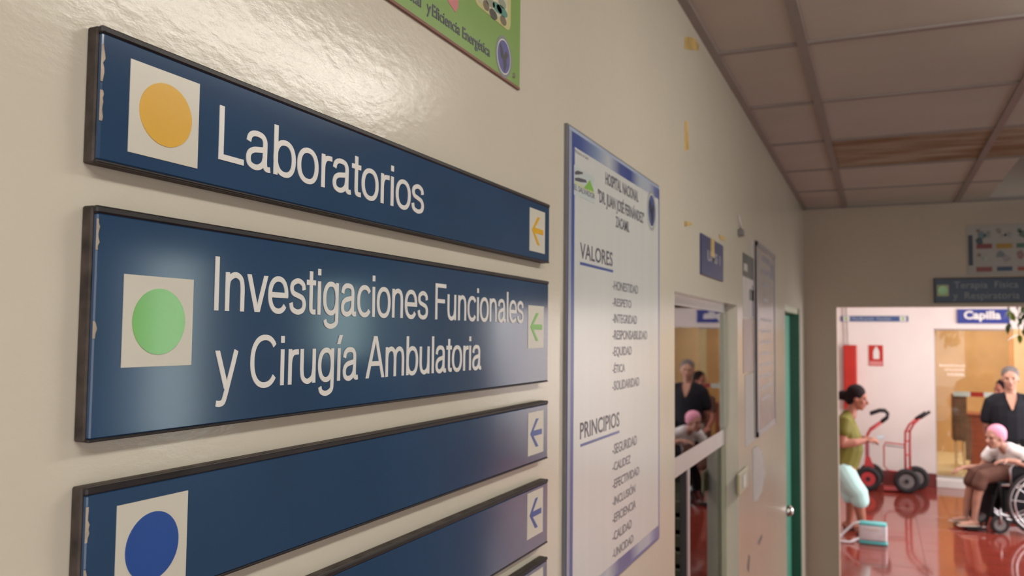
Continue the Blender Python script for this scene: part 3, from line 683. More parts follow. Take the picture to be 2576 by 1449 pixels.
rectX('print_patch', M['darkpaper'], e, XW+.002, a0+(a1-a0)*.4, a0+(a1-a0)*.75, c1-.075, c1-.035)
rectX('print_patch', mat('faded_violet', (.20, .17, .26), .5), e, XW+.002, a0+(a1-a0)*.6, a1-.01, c0+.005, c0+.12)
e, a0, a1, c0, c1 = notice('pink_notice', [(1871, 803), (1903, 803), (1903, 930), (1871, 940)], 'pinkpaper', 'pinkish curled sheet under the white sheet, beside the framed notice')
e, a0, a1, c0, c1 = notice('long_paper', [(1874, 945), (1901, 935), (1899, 1110), (1878, 1120)], 'paper', 'long pale paper strip hanging below the pinkish sheet')
e, a0, a1, c0, c1 = notice('framed_notice', [(1902, 609), (1951, 640), (1948, 1070), (1905, 1097)], 'papergloss', 'tall glossy framed notice on the left wall between window and green door', .012)
XF = XW+.012
for (p, q_) in (((a0, c0), (a1, c0+.02)), ((a0, c1-.02), (a1, c1)), ((a0, c0), (a0+.025, c1)), ((a1-.02, c0), (a1, c1))):
    MB().box((XF-.006, p[0], p[1]), (XF+.003, q_[0], q_[1]), .001).build('frame_strip', mat('notice_frame', (.25, .22, .23), .4) if 'nf' not in M else M['nf'], e)
for i, (f0, f1, g) in enumerate(((.3, .7, .93), (.25, .75, .86), (.3, .65, .79), (.35, .6, .71), (.2, .8, .60), (.2, .75, .54), (.2, .8, .48), (.2, .7, .42), (.2, .8, .36), (.2, .75, .30), (.2, .8, .24), (.2, .7, .18))):
    hh_ = .022 if i < 2 else .012
    rectX('print_line', mat('print_dim', (.20, .18, .22), .4), e, XF, a0+(a1-a0)*f0, a0+(a1-a0)*f1, c0+(c1-c0)*g-hh_/2, c0+(c1-c0)*g+hh_/2, .0003)
rectX('print_emblem', mat('print_dim_blue', (.12, .12, .20), .4), e, XF, a0+(a1-a0)*.78, a0+(a1-a0)*.9, c0+(c1-c0)*.84, c0+(c1-c0)*.93, .0003)
# torn white paper lower down
q = [onX(u, v, XW+.003) for u, v in [(1894, 1130), (1905, 1122), (1918, 1135), (1924, 1190), (1918, 1235), (1906, 1258), (1897, 1262), (1896, 1200)]]
tag(polyX('torn_paper', M['paper'], None, XW, q[::-1], .003), 'torn white paper on the wall below the framed notice', 'paper')
# cream switch box
q0 = onX(1868, 1195, XW+.02); q1 = onX(1890, 1224, XW+.02)
e = empty('switch_box', (XW, q0[0], q1[1]), label='small cream plastic box on the wall right of the window', cat='box')
MB().box((XW, q0[0], q1[1]), (XW+.010, q1[0], q0[1]), .003).build('box_body', M['cream'], e)
MB().box((XW+.010, (q0[0]+q1[0])/2-.03, (q0[1]+q1[1])/2-.02), (XW+.013, (q0[0]+q1[0])/2+.03, (q0[1]+q1[1])/2+.02), .002).build('button', M['white'], e)
# scuffs on the wall
for pts in ([(1906, 1365), (1916, 1345), (1919, 1350), (1910, 1372)], [(1880, 1430), (1884, 1395), (1887, 1400), (1884, 1440)]):
    q = [onX(u, v, XW+.0006) for u, v in pts]
    o = polyX('wall_scuff', M['darkpaper'], bpy.data.objects['wall_left'], XW, q, .0006)

# ================================================================== GREEN DOOR
dr = empty('door_1', (XW, 4.7, 0), kind='structure')
xd = -.475; dy0, dy1, dz1 = DOOR['y0'], DOOR['y1'], DOOR['z1']
MB().box((xd-.04, dy0+.03, .01), (xd, dy1-.03, dz1-.04), .002).build('door_leaf', M['teal'], dr)
MB().box((XW-.13, dy0, 0), (XW-.012, dy0+.03, dz1-.03)).build('door_jamb', M['tealshade'], dr)
MB().box((XW-.13, dy1-.03, 0), (XW-.002, dy1, dz1-.03)).build('door_jamb', M['tealshade'], dr)
MB().box((XW-.13, dy0, dz1-.03), (XW-.012, dy1, dz1)).build('door_head', M['jamb'], dr)
kn = empty('door_knob', (xd, 4.42, 1.02)); kn.parent = dr; kn.matrix_parent_inverse = Matrix.Translation((-XW, -4.7, 0))
kp = onX(1984, 1285, xd+.055); ky, kz = kp
MB().cyl((xd, ky, kz), (xd+.008, ky, kz), .032, 20).tube([(xd+.008, ky, kz), (xd+.03, ky, kz)], .011, 12).build('rose', M['chrome'], dr, True)
bpy.data.objects.remove(kn)
MB().ell((xd+.052, ky, kz), (.026, .028, .028)).build('door_knob', M['chrome'], dr, True)

# ================================================================== END WALL SIGNS
XT0, ZT1 = onY(2349, 700, YE-.02); _, ZT0 = onY(2350, 762, YE-.02)
ts = empty('direction_sign', (1.0, YE, ZT0), label='dark blue sign over the doorway reading Terapia Física y Respiratoria', cat='sign')
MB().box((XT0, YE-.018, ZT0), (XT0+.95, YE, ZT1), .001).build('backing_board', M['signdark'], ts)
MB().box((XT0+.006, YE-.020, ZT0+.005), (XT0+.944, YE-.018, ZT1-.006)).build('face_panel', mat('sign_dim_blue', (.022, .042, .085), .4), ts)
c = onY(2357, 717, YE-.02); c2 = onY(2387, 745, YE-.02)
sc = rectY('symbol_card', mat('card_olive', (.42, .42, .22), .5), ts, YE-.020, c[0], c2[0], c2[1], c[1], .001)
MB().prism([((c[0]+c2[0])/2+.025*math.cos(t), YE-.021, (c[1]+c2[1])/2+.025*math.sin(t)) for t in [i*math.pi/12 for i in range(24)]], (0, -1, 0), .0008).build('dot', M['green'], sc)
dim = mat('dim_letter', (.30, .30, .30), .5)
p0 = onY(2400, 725, YE-.021); p1 = onY(2562, 722, YE-.021); zc_ = onY(2402, 709, YE-.021)[1]
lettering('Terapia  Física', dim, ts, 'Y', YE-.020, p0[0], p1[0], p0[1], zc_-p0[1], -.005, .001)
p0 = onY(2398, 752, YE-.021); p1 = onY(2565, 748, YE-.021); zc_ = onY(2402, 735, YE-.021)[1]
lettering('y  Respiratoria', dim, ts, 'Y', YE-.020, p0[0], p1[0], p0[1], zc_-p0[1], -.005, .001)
# pictogram poster
p0 = onY(2431, 568, YE-.004); p1 = onY(2431, 692, YE-.004)
gx0, gz1_, gz0_ = p0[0], p0[1], p1[1]
pg = empty('pictogram_poster', (gx0+.3, YE, gz0_), label='white poster with small pictures over coloured bars, above the dark blue sign over the doorway', cat='poster')
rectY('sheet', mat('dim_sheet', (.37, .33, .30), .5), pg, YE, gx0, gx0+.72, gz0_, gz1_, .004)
yy = YE-.004
def PG(u, v): return onY(u, v, yy)
def pbar(u0, v0, u1, v1, col, nm='print_bar'):
    a = PG(u0, v0); b_ = PG(u1, v1); rectY(nm, mat('bar', col, .5, var=.1), pg, yy, a[0], b_[0], b_[1], a[1], .0008)
pbar(2435, 592, 2448, 668, (.045, .05, .075))
pbar(2456, 614, 2496, 625, (.22, .05, .05)); pbar(2506, 613, 2547, 624, (.36, .20, .03)); pbar(2557, 612, 2598, 622, (.06, .13, .09))
pbar(2456, 672, 2496, 683, (.25, .06, .06)); pbar(2508, 671, 2547, 681, (.04, .07, .13)); pbar(2560, 671, 2600, 680, (.30, .06, .04))
for (u, v, col) in ((2468, 592, (.12, .18, .19)), (2463, 606, (.05, .08, .09)), (2483, 588, (.28, .27, .26)), (2520, 590, (.33, .29, .27)), (2538, 592, (.30, .27, .26)),
                    (2480, 650, (.33, .32, .29)), (2516, 640, (.18, .2, .2)), (2532, 650, (.28, .26, .26)), (2565, 580, (.06, .10, .08)), (2574, 588, (.1, .15, .12)), (2566, 640, (.25, .14, .13)), (2463, 641, (.22, .17, .14)), (2461, 581, (.25, .16, .14)), (2512, 579, (.28, .2, .18))):
    a = PG(u, v)
    s_ = .014 if v < 583 or v == 641 else .024
    pts = [(a[0]+s_*random.uniform(.6, 1.1)*math.cos(t), yy, a[1]+s_*random.uniform(.6, 1.2)*math.sin(t)) for t in [i*math.pi/5 for i in range(10)]]
    MB().prism(pts, (0, -1, 0), .0008).build('print_picture', mat('pic', col, .5, var=.3, vscale=60), pg)

# ================================================================== CEILING LAMP (just outside the frame) and an added fill lamp behind the camera
for yb, lab in ((1.10, 'slim fluorescent ceiling lamp in front of the camera'), (-1.10, 'added fill lamp on the ceiling behind the camera')):
    lm = empty('ceiling_lamp', (.62, yb+.6, ZC), label=lab, cat='lamp', group='fluorescent ceiling lamps')
    MB().box((.50, yb, ZC-.025), (.74, yb+1.2, ZC-.005), .003).build('housing', M['white'], lm)
    MB().box((.54, yb+.01, ZC-.06), (.70, yb+1.19, ZC-.025), .01, 2).build('diffuser', M['lamp'] if yb > 0 else M['fill_lamp'], lm)

# ================================================================== HALL OBJECTS
# small direction sign on the far wall
a = onY(2115, 795, HY1-.012); b_ = onY(2285, 809, HY1-.012)
fs = empty('direction_sign', ((a[0]+b_[0])/2, HY1, b_[1]), label='narrow blue direction sign high on the white wall beyond the doorway', cat='sign')
rectY('face_panel', mat('far_sign_blue', (.03, .07, .19), .4), fs, HY1, a[0], b_[0], b_[1], a[1], .012)
rectY('symbol_card', M['white'], fs, HY1-.012, a[0]+.03, a[0]+.11, b_[1]+.006, a[1]-.006, .002)
rectY('dot', M['green'], fs, HY1-.014, a[0]+.05, a[0]+.09, b_[1]+.02, a[1]-.018, .001)
rectY('arrow_card', M['white'], fs, HY1-.012, b_[0]-.10, b_[0]-.025, b_[1]+.006, a[1]-.006, .002)
rectY('arrow', M['green'], fs, HY1-.014, b_[0]-.075, b_[0]-.05, b_[1]+.02, a[1]-.018, .001)
lettering('Planificación  Familiar', mat('far_letter', (.38, .42, .5), .5), fs, 'Y', HY1-.012, a[0]+.14, b_[0]-.20, b_[1]+.02, .035, .0, .002)
# Capilla sign with heavy serif letters
a = onY(2408, 778, HY1-.02); b_ = onY(2540, 814, HY1-.02)
cs = empty('chapel_sign', ((a[0]+b_[0])/2, HY1, b_[1]), label='blue sign with white letters Capilla over the orange-lit chapel opening', cat='sign')
rectY('panel', M['chapelsign'], cs, HY1, a[0], b_[0], b_[1], a[1], .02)
p0 = onY(2425, 802, HY1-.02); p1 = onY(2518, 802, HY1-.02); zt = onY(2430, 783, HY1-.02)[1]
lettering('Capilla', M['letter'], cs, 'Y', HY1-.02, p0[0], p1[0], p0[1], zt-p0[1], .035, .002)
# red box with cables, extinguisher sign
a = onY(2121, 868, HY1-.12); b_ = onY(2155, 868, HY1-.12)
rb = empty('red_cabinet', ((a[0]+b_[0])/2, HY1-.06, .9), label='tall narrow red box on the white wall behind the woman in the olive blouse', cat='cabinet')
MB().box((a[0], HY1-.12, a[1]-.85), (b_[0], HY1-.02, a[1]), .008, 2).build('box_body', M['red'], rb)
MB().box((a[0]+.01, HY1-.128, a[1]-.80), (b_[0]-.012, HY1-.12, a[1]-.05), .004).build('front_panel', M['red'], rb)
MB().box((a[0]+.02, HY1-.02, a[1]-.6), (b_[0]-.02, HY1, a[1]-.3)).build('wall_bracket', M['red'], rb)
for u in (2124, 2133):
    x_, _ = onY(u, 860, HY1-.03)
    o = MB().tube([(x_, HY1-.03, a[1]-.01), (x_+.005, HY1-.012, a[1]+.1), (x_-.01, HY1-.012, a[1]+.5), (x_-.01, HY1-.012, 3.0)], .007, 8).build('wall_cable', mat('cable_tan', (.50, .44, .40), .6), None, True)
    tag(o, ('left' if u == 2124 else 'right') + ' one of two thin pale cables above the tall red box', 'cable', 'cables above the red box')
a = onY(2185, 868, HY1-.006); b_ = onY(2222, 921, HY1-.006)
ex = empty('extinguisher_sign', ((a[0]+b_[0])/2, HY1, b_[1]), label='small red sign with a white fire extinguisher shape on the white wall', cat='sign')
rectY('panel', M['red'], ex, HY1, a[0], b_[0], b_[1], a[1], .006)
xc = (a[0]+b_[0])/2+.005; zt, zb_ = onY(2203, 872, HY1)[1], onY(2203, 903, HY1)[1]
MB().prism([(xc+dx*.040, HY1-.006, zb_+(zt-zb_)*f) for dx, f in ((-.9, 0), (.9, 0), (.95, .55), (.6, .82), (.3, .9), (.3, 1), (-.3, 1), (-.3, .9), (-.6, .82), (-.95, .55))], (0, -1, 0), .001).build('extinguisher_shape', M['white'], ex)
rectY('caption_band', mat('faded_red', (.55, .20, .20), .5), ex, HY1-.006, a[0]+.008, b_[0]-.008, b_[1]+.008, zb_-.03, .001)

# ---- hand trucks
def hand_truck(loc, label, kind):
    t = empty('hand_truck', loc, label=label, cat='hand truck', group='red hand trucks at the far wall')
    X, Y_, _ = loc
    def p(x, y, z): return (X+x, Y_+y, z)
    def wheel(x, y, hub):
        c = [p(x+.115*math.cos(a_), y, .15+.115*math.sin(a_)) for a_ in [2*math.pi*i/28 for i in range(28)]]
        wh = MB().tube(c, .036, 10, closed=True).build('wheel', M['rubber'], t, True)
        MB().cyl(p(x, y-.02, .15), p(x, y+.02, .15), .085, 24).build('wheel_hub', hub, wh)
        MB().cyl(p(x, y-.035, .15), p(x, y+.035, .15), .025, 12).build('axle_cap', M['rubber'], wh)
    if kind == 1:
        wheel(0, -.17, M['metal_edge']); wheel(.115, .13, M['metal_edge'])
        MB().tube([p(0, -.15, .15), p(.115, .12, .15)], .012).build('axle', M['truckred'], t, True)
        for yy_, dx in ((-.09, -.01), (.05, .045)):
            MB().tube([p(dx, yy_, .12), p(dx, yy_, .55), p(dx+.005, yy_, .74), p(dx+.05, yy_, .83), p(dx+.13, yy_, .91)], .014).build('upright', M['truckred'], t, True)
            MB().tube([p(dx+.12, yy_, .905), p(dx+.235, yy_, .99)], .019).build('grip', M['rubber'], t, True)
        for zz in (.28, .45, .62, .74): MB().tube([p(-.01, -.09, zz), p(.045, .05, zz)], .010).build('crossbar', M['truckred'], t, True)
        MB().tube([p(-.01, -.09, .58), p(-.23, -.08, .595), p(-.25, -.08, .55), p(-.25, -.08, .30), p(-.20, -.08, .25), p(-.01, -.09, .24)], .009).build('folding_rail', M['truckred'], t, True)
        MB().tube([p(-.01, -.09, .545), p(-.23, -.08, .56)], .007).build('folding_rail', M['metal_edge'], t, True)
        MB().box(p(-.26, -.16, .02), p(.02, .10, .032), .002).build('toe_plate', M['truckred'], t)
    else:
        wheel(0, -.14, M['truckred']); wheel(.03, .18, M['truckred'])
        MB().tube([p(0, -.13, .15), p(.03, .17, .15)], .012).build('axle', M['truckred'], t, True)
        for yy_ in (-.08, .12):
            MB().tube([p(-.02, yy_, .10), p(-.01, yy_, .5), p(-.01, yy_, .66), p(.03, yy_, .74), p(.17, yy_, .85)], .016).build('upright', M['truckred'], t, True)
            MB().tube([p(.16, yy_, .845), p(.225, yy_, .90), p(.235, yy_, .95), p(.20, yy_, .985), p(.14, yy_, .985), p(.03, yy_, .94)], .019).build('grip', M['rubber'], t, True)
        for zz in (.30, .62): MB().tube([p(-.01, -.08, zz), p(-.01, .12, zz)], .010).build('crossbar', M['truckred'], t, True)
        MB().box(p(-.03, -.09, .30), p(.012, .13, .62), .004).build('back_plate', mat('dark_plate', (.06, .07, .10), .5), t)
        MB().prism([p(-.06, -.10, .2), p(.10, -.10, .2), p(.02, -.10, .42), p(-.03, -.10, .42)], (0, 1, 0), .02).build('side_bracket', M['truckred'], t)
        MB().box(p(-.30, -.12, .02), p(.0, .16, .032), .002).build('toe_plate', M['truckred'], t)
x_, _ = onY(2281, 1215, 11.42)
hand_truck((x_, 11.55, 0), 'red two-wheeled hand truck with straight black grips, right one at the far wall', 1)
x_, _ = onY(2191, 1210, 11.42)
hand_truck((x_-.03, 11.5, 0), 'red hand truck with hooked black grip, partly behind the woman in olive', 2)

# ---- chapel things
lc = empty('wooden_lectern', (1.3, 13.2, .10), label='reddish brown wooden lectern with a dark side in the orange-lit chapel', cat='lectern')
a = onY(2442, 1045, 13.2); b_ = onY(2500, 1175, 13.2)
MB().box((a[0], 13.2, .10), (a[0]+.30, 13.5, a[1]), .004).build('front_panel', M['redwood'], lc)
MB().box((a[0]-.09, 13.16, .22), (a[0], 13.5, a[1]+.01), .004).build('side_panel', M['wood'], lc)
MB().box((a[0]-.11, 13.13, a[1]), (a[0]+.34, 13.55, a[1]+.03), .006).build('top_board', M['redwood'], lc)
a = onY(2396, 993, 12.65); b_ = onY(2434, 1110, 12.65)
cb = empty('wooden_cabinet', ((a[0]+b_[0])/2, 12.8, .10), label='dark brown cabinet on legs behind the glass, left of the lectern', cat='cabinet')
MB().box((a[0], 12.65, b_[1]), (b_[0], 12.95, a[1]), .004).build('cabinet_body', M['wood'], cb)
MB().box((a[0]+.015, 12.64, b_[1]+.03), (b_[0]-.015, 12.65, a[1]-.04), .003).build('cabinet_door', M['wood'], cb)
for dx in (.02, b_[0]-a[0]-.05): MB().box((a[0]+dx, 12.7, .10), (a[0]+dx+.03, 12.75, b_[1])).build('leg', M['orange'], cb)
# red and white barrier tape across the opening
a = onY(2398, 983, 12.6); b_ = onY(2440, 994, 12.6)
bt = empty('barrier_tape', (a[0], 12.6, b_[1]), label='white and red barrier band stretched across the chapel opening', cat='tape')
xx = a[0]; zt_, zb_ = onY(2420, 985, 12.6)[1], onY(2420, 997, 12.6)[1]
for i in range(9):
    w_ = .155
    rectY('band_section', M['red'] if i % 2 else M['white'], bt, 12.6, xx+(i*w_+.045 if i else 0), xx+(i+1)*w_+.045, zb_, zt_, .004); 
# glass door leaf with faded white lettering
gd = empty('glass_door', (.9, 12.2, .10), label='glass door leaf with faint white lines of lettering at the left of the chapel opening', cat='door')
gx1 = 1.50
MB().box((CX0+.02, 12.235, .12), (gx1, 12.243, CZ-.02)).build('pane', M['glass'], gd)
MB().box((CX0, 12.225, .10), (CX0+.02, 12.253, CZ)).build('stile', M['alu'], gd)
MB().box((CX0, 12.225, CZ-.02), (gx1, 12.253, CZ)).build('rail', M['alu'], gd); MB().box((CX0, 12.225, .10), (gx1, 12.253, .12)).build('rail', M['alu'], gd)
for (u0, u1, v0, v1) in ((2363, 2430, 915, 924), (2376, 2427, 926, 934), (2383, 2426, 937, 947)):
    a = onY(u0, v0, 12.23); b_ = onY(u1, v1, 12.23); x_ = a[0]; g = MB()
    while x_ < b_[0]-.01:
        w_ = random.uniform(.012, .022); g.box((x_, 12.232, b_[1]+.004), (x_+w_, 12.235, a[1]-random.uniform(.002, .012))); x_ += w_+.008
    g.build('lettering', mat('pale_print', (.75, .62, .5), .5), gd)

# ---- hanging plant at the right edge
hp = empty('hanging_plant', (1.15, 7.5, 2.1), label='leafy green hanging plant trailing beyond the doorway at the right edge', cat='plant')
pc = Vector((1.21, 7.5, 2.20))
MB().tube([(pc.x, pc.y, pc.z-.02), (pc.x, pc.y, pc.z+.10), (pc.x, pc.y, pc.z+.16)], [.08, .13, .135], 20).build('pot', mat('pot_brown', (.22, .10, .05), .6), hp)
for a_ in (0, 120, 240):
    MB().tube([(pc.x+.13*math.cos(R(a_)), pc.y+.13*math.sin(R(a_)), pc.z+.16), (pc.x, pc.y, 2.98)], .003, 6).build('hanger_wire', M['metal_edge'], hp)
lv = MB(); st = MB(); lv2 = []
random.seed(11)
leafs = []
for k_ in range(15):
    a_ = random.uniform(0, 2*math.pi); L_ = random.uniform(.16, .46); rad = random.uniform(.10, .24)
    base = pc+Vector((.10*math.cos(a_), .10*math.sin(a_), .17))
    pts = [base]
    for i in range(1, 8):
        t = i/7
        pts.append(pc+Vector((math.cos(a_)*(.10+rad*min(1, t*1.8)*.8), math.sin(a_)*(.10+rad*min(1, t*1.8)*.8), .17+.05*math.sin(t*math.pi)-L_*t*t*1.05)))
    st.tube(pts, .003, 5)
    for i in range(1, 8):
        for sd in (-1, 1): leafs.append((pts[i], a_+sd*random.uniform(.5, 1.6)))
leafs += [(pc+Vector((random.uniform(-.21, .16)*(1.0 if z_ > -.25 else .6), random.uniform(-.16, .16), z_)), random.uniform(0, 6.28)) for z_ in [random.uniform(-.42, .18) for _ in range(200)]]
st.build('stems', M['leaf'], hp, kind='stuff')
def leaf_mesh(m):
    L_ = .075; prof = [(0, .0), (.15, .35), (.4, .5), (.7, .36), (1, 0)]
    vs = []; fs_ = []
    for i, (t, w_) in enumerate(prof):
        z_ = -.25*L_*t*t
        vs += [(-w_*L_*.55*1, t*L_, z_+.06*L_*w_), (0, t*L_, z_), (w_*L_*.55, t*L_, z_+.06*L_*w_)]
    for i in range(4):
        for j in range(2): q_ = i*3+j; fs_.append((q_, q_+1, q_+4, q_+3))
    me = bpy.data.meshes.new('leaf'); me.from_pydata(vs, [], fs_); me.materials.append(m); return me
LM = [leaf_mesh(M['leaf']), leaf_mesh(M['leaf2'])]
for p_, a_ in leafs:
    o = bpy.data.objects.new('leaf', LM[1 if random.random() < .22 else 0]); COL.objects.link(o); o.parent = hp
    o.matrix_parent_inverse = Matrix.Translation((-1.15, -7.5, -2.1))
    o.location = p_; o.rotation_euler = (random.uniform(-1.4, -.2), random.uniform(-.6, .6), a_); s_ = random.uniform(.8, 1.4); o.scale = (s_, s_, s_)

# ================================================================== PEOPLE
def hand(b, wrist, palm_dir, normal, thumb_side, s=1.0, curl=.5):
    """palm and five curled fingers added to body builder b"""
    w_ = Vector(wrist); d = Vector(palm_dir).normalized(); n = Vector(normal); n = (n-d*n.dot(d)).normalized(); sd = d.cross(n)*thumb_side
    b.body([w_-d*.02*s, w_+d*.03*s, w_+d*.075*s], [(.020*s, .017*s), (.036*s, .015*s), (.040*s, .013*s)], ref=sd)
    for i, (o, L_) in enumerate(((.030, .068), (.010, .078), (-.011, .072), (-.031, .056))):
        q0 = w_+d*.07*s+sd*o*s
        pts = [q0]; dd = d.copy()
        for k_ in range(3):
            dd = (dd-n*curl*(.5+.35*k_)).normalized(); pts.append(pts[-1]+dd*L_*s*(.45, .32, .26)[k_])
        b.body(pts, [.0090*s, .0085*s, .0078*s, .0068*s], ref=sd, n=8)
    q0 = w_+d*.015*s+sd*.026*s
    b.body([q0, q0+(d*.5+sd*.75-n*.2).normalized()*.035*s, q0+(d*.9+sd*.75-n*.5).normalized()*.066*s], [.012*s, .0105*s, .0085*s], ref=n, n=8)

def head(b, c, face, up, s=1.0):
    """head with nose, chin, ears; c = centre of the skull"""
    f = Vector(face).normalized(); u = Vector(up); u = (u-f*u.dot(f)).normalized(); l = u.cross(f)
    c = Vector(c)
    def P(a, b_, d): return c+f*a*s+l*b_*s+u*d*s
    Rm = Matrix((f, l, u)).transposed().to_euler()
    b.ell(P(-.012, 0, .018), (.098*s, .077*s, .098*s), Rm)
    b.ell(P(.022, 0, -.045), (.070*s, .060*s, .075*s), Rm)
    b.ell(P(.060, 0, -.092), (.028*s, .032*s, .024*s), Rm)          # chin
    b.body([P(.078, 0, .018), P(.098, 0, -.014), P(.108, 0, -.030)], [.009*s, .012*s, .016*s], ref=l, n=8)   # nose
    b.ell(P(.082, .018*0, -.062), (.014*s, .026*s, .012*s), Rm)    # lips
    for sg in (-1, 1):
        b.ell(P(-.004, sg*.078, -.012), (.018*s, .010*s, .030*s), Rm)
        b.ell(P(.062, sg*.040, -.028), (.022*s, .020*s, .020*s), Rm)   # cheeks
        b.ell(P(.074, sg*.028, .028), (.014*s, .024*s, .010*s), Rm)   # brow
    return P, Rm
def face_bits(parent, P, Rm, s=1.0):
    for sg in (-1, 1):
        MB().ell(P(.080, sg*.030, .006), (.009*s, .013*s, .007*s), Rm).build('eye', M['eye'], parent, True)
    MB().ell(P(.094, 0, -.062), (.006*s, .022*s, .007*s), Rm).build('mouth', M['lip'], parent, True)

V = Vector
# --- woman in olive blouse, profile to the right
px, py = -.235, 8.9
wa = empty('person', (px, py, 0), label='standing person in olive blouse and pale aqua capri trousers, seen in profile', cat='person')
def A(x, y, z): return (px+x, py+y, z)
b = MB()
P, Rm = head(b, A(.03, 0, 1.305), (1, -.12, -.22), (.2, 0, 1), .94)
b.body([A(-.035, 0, 1.13), A(-.02, 0, 1.19), A(.0, 0, 1.26)], [(.062, .055), (.048, .048), (.045, .048)])
b.body([A(-.13, 0, .62), A(-.10, 0, .80), A(-.10, 0, 1.0), A(-.07, 0, 1.12)], [(.16, .13), (.145, .12), (.15, .10), (.11, .06)])
# arms: near arm (towards the camera) and far arm
for sg in (-1, 1):
    sh_ = A(-.08, sg*.17, 1.09); el = A(-.115, sg*.20, .875); wr = A(.10, sg*.09, .905)
    b.body([A(-.07, sg*.10, 1.085), sh_], [.045, .050]); b.body([sh_, A(-.11, sg*.195, .98), el], [.058, .055, .046]); b.body([el, A(0, sg*.16, .888), wr], [.046, .040, .026])
    hand(b, wr, (1, -sg*.35, .05), (0, 0, 1), -sg, .95, .95)
# legs
for sg, kx, fx in ((-1, .02, .065), (1, -.06, -.06)):
    b.body([A(-.10, sg*.08, .66), A(kx-.04, sg*.085, .45), A(kx, sg*.085, .36), A(kx+.02, sg*.085, .24), A(fx, sg*.09, .09), A(fx, sg*.09, .05)], [.095, .075, .058, .052, .034, .033])
    b.body([A(fx-.045, sg*.09, .045), A(fx+.03, sg*.092, .04), A(fx+.13, sg*.095, .028)], [(.032, .034), (.036, .034), (.038, .020)])
skin = b.remesh('body', M['skin1'], wa, .0075, 4); face_bits(wa, P, Rm, .94)
b = MB(); b.ell(P(-.026, 0, .042), (.094, .088, .094), Rm); b.ell(P(-.06, 0, -.02), (.062, .078, .07), Rm)
b.ell(P(-.145, 0, -.01), (.052, .05, .05), Rm); b.ell(P(-.185, 0, -.045), (.03, .03, .022), Rm)
b.remesh('hair', M['hairblack'], wa, .008, 2)
b = MB()   # blouse
b.body([A(-.135, 0, .63), A(-.11, 0, .72), A(-.075, 0, .82), A(-.075, 0, .95), A(-.085, 0, 1.06), A(-.06, 0, 1.135)],
       [(.19, .155), (.18, .165), (.17, .158), (.17, .135), (.165, .105), (.085, .06)])
for sg in (-1, 1): b.body([A(-.07, sg*.09, 1.10), A(-.085, sg*.175, 1.08), A(-.10, sg*.205, 1.00)], [.068, .072, .070])
b.remesh('blouse', M['olive'], wa, .009, 2)
b = MB()   # capri trousers
b.body([A(-.14, 0, .74), A(-.14, 0, .64), A(-.12, 0, .56)], [(.165, .135), (.18, .15), (.16, .14)])
for sg, kx in ((-1, .045), (1, -.05)):
    b.body([A(-.12, sg*.085, .62), A((kx-.10)/2, sg*.09, .46), A(kx-.01, sg*.09, .39), A(kx+.0, sg*.09, .325)], [.116, .100, .088, .082])
b.remesh('capri_trousers', M['aqua'], wa, .009, 2)
for sg, fx in ((-1, .065), (1, -.06)):
    sd_ = MB().body([A(fx-.05, sg*.09, .010), A(fx+.04, sg*.092, .010), A(fx+.14, sg*.095, .010)], [(.040, .009), (.044, .009), (.042, .009)]).build('sandal', M['shoe'], wa, True)
    MB().body([A(fx+.07, sg*.09-.046, .02), A(fx+.07, sg*.09, .068), A(fx+.075, sg*.09+.046, .02)], [.008, .009, .008], n=8, ref=(1, 0, 0)).build('sandal_strap', M['shoe'], sd_, True)
o = MB().prism([A(.205, -.045, .915), A(.262, -.06, .93), A(.260, -.01, .955), A(.205, .0, .94)], (0, 0, 1), .004).build('paper_slip', mat('bluish_paper', (.45, .55, .62), .5), None)
tag(o, 'small pale blue paper held by the person in the olive blouse', 'paper')

# bag on the floor in front of her
bx, by = onY(2198, 1345, 8.46)[0], 8.50
bg = empty('bag', (bx, by, 0), label='white and teal plastic bag on the red floor by the sandalled feet', cat='bag')
b = MB(); b.box((bx-.125, by-.06, .03), (bx+.115, by+.06, .180), .022, 3); b.build('bag_body', M['bagwhite'], bg, True)
MB().box((bx-.127, by-.062, .0), (bx+.117, by+.062, .030), .012, 2).build('bottom_band', M['bagteal'], bg, True)
MB().box((bx-.122, by-.058, .165), (bx+.112, by+.058, .196), .014, 2).build('top_band', M['bagteal'], bg, True)
MB().tube([(bx-.11, by, .185), (bx-.17, by-.01, .165), (bx-.24, by-.03, .10), (bx-.30, by-.05, .03), (bx-.36, by-.08, .012)], .012, 8).build('strap', M['bagwhite'], bg, True)
MB().tube([(bx-.12, by-.04, .05), (bx-.2, by-.09, .014), (bx-.30, by-.10, .012), (bx-.40, by-.03, .012)], .011, 8).build('strap', M['bagwhite'], bg, True)
MB().box((bx-.06, by-.0635, .13), (bx+.05, by-.06, .15), .001).build('label_patch', M['white'], bg)

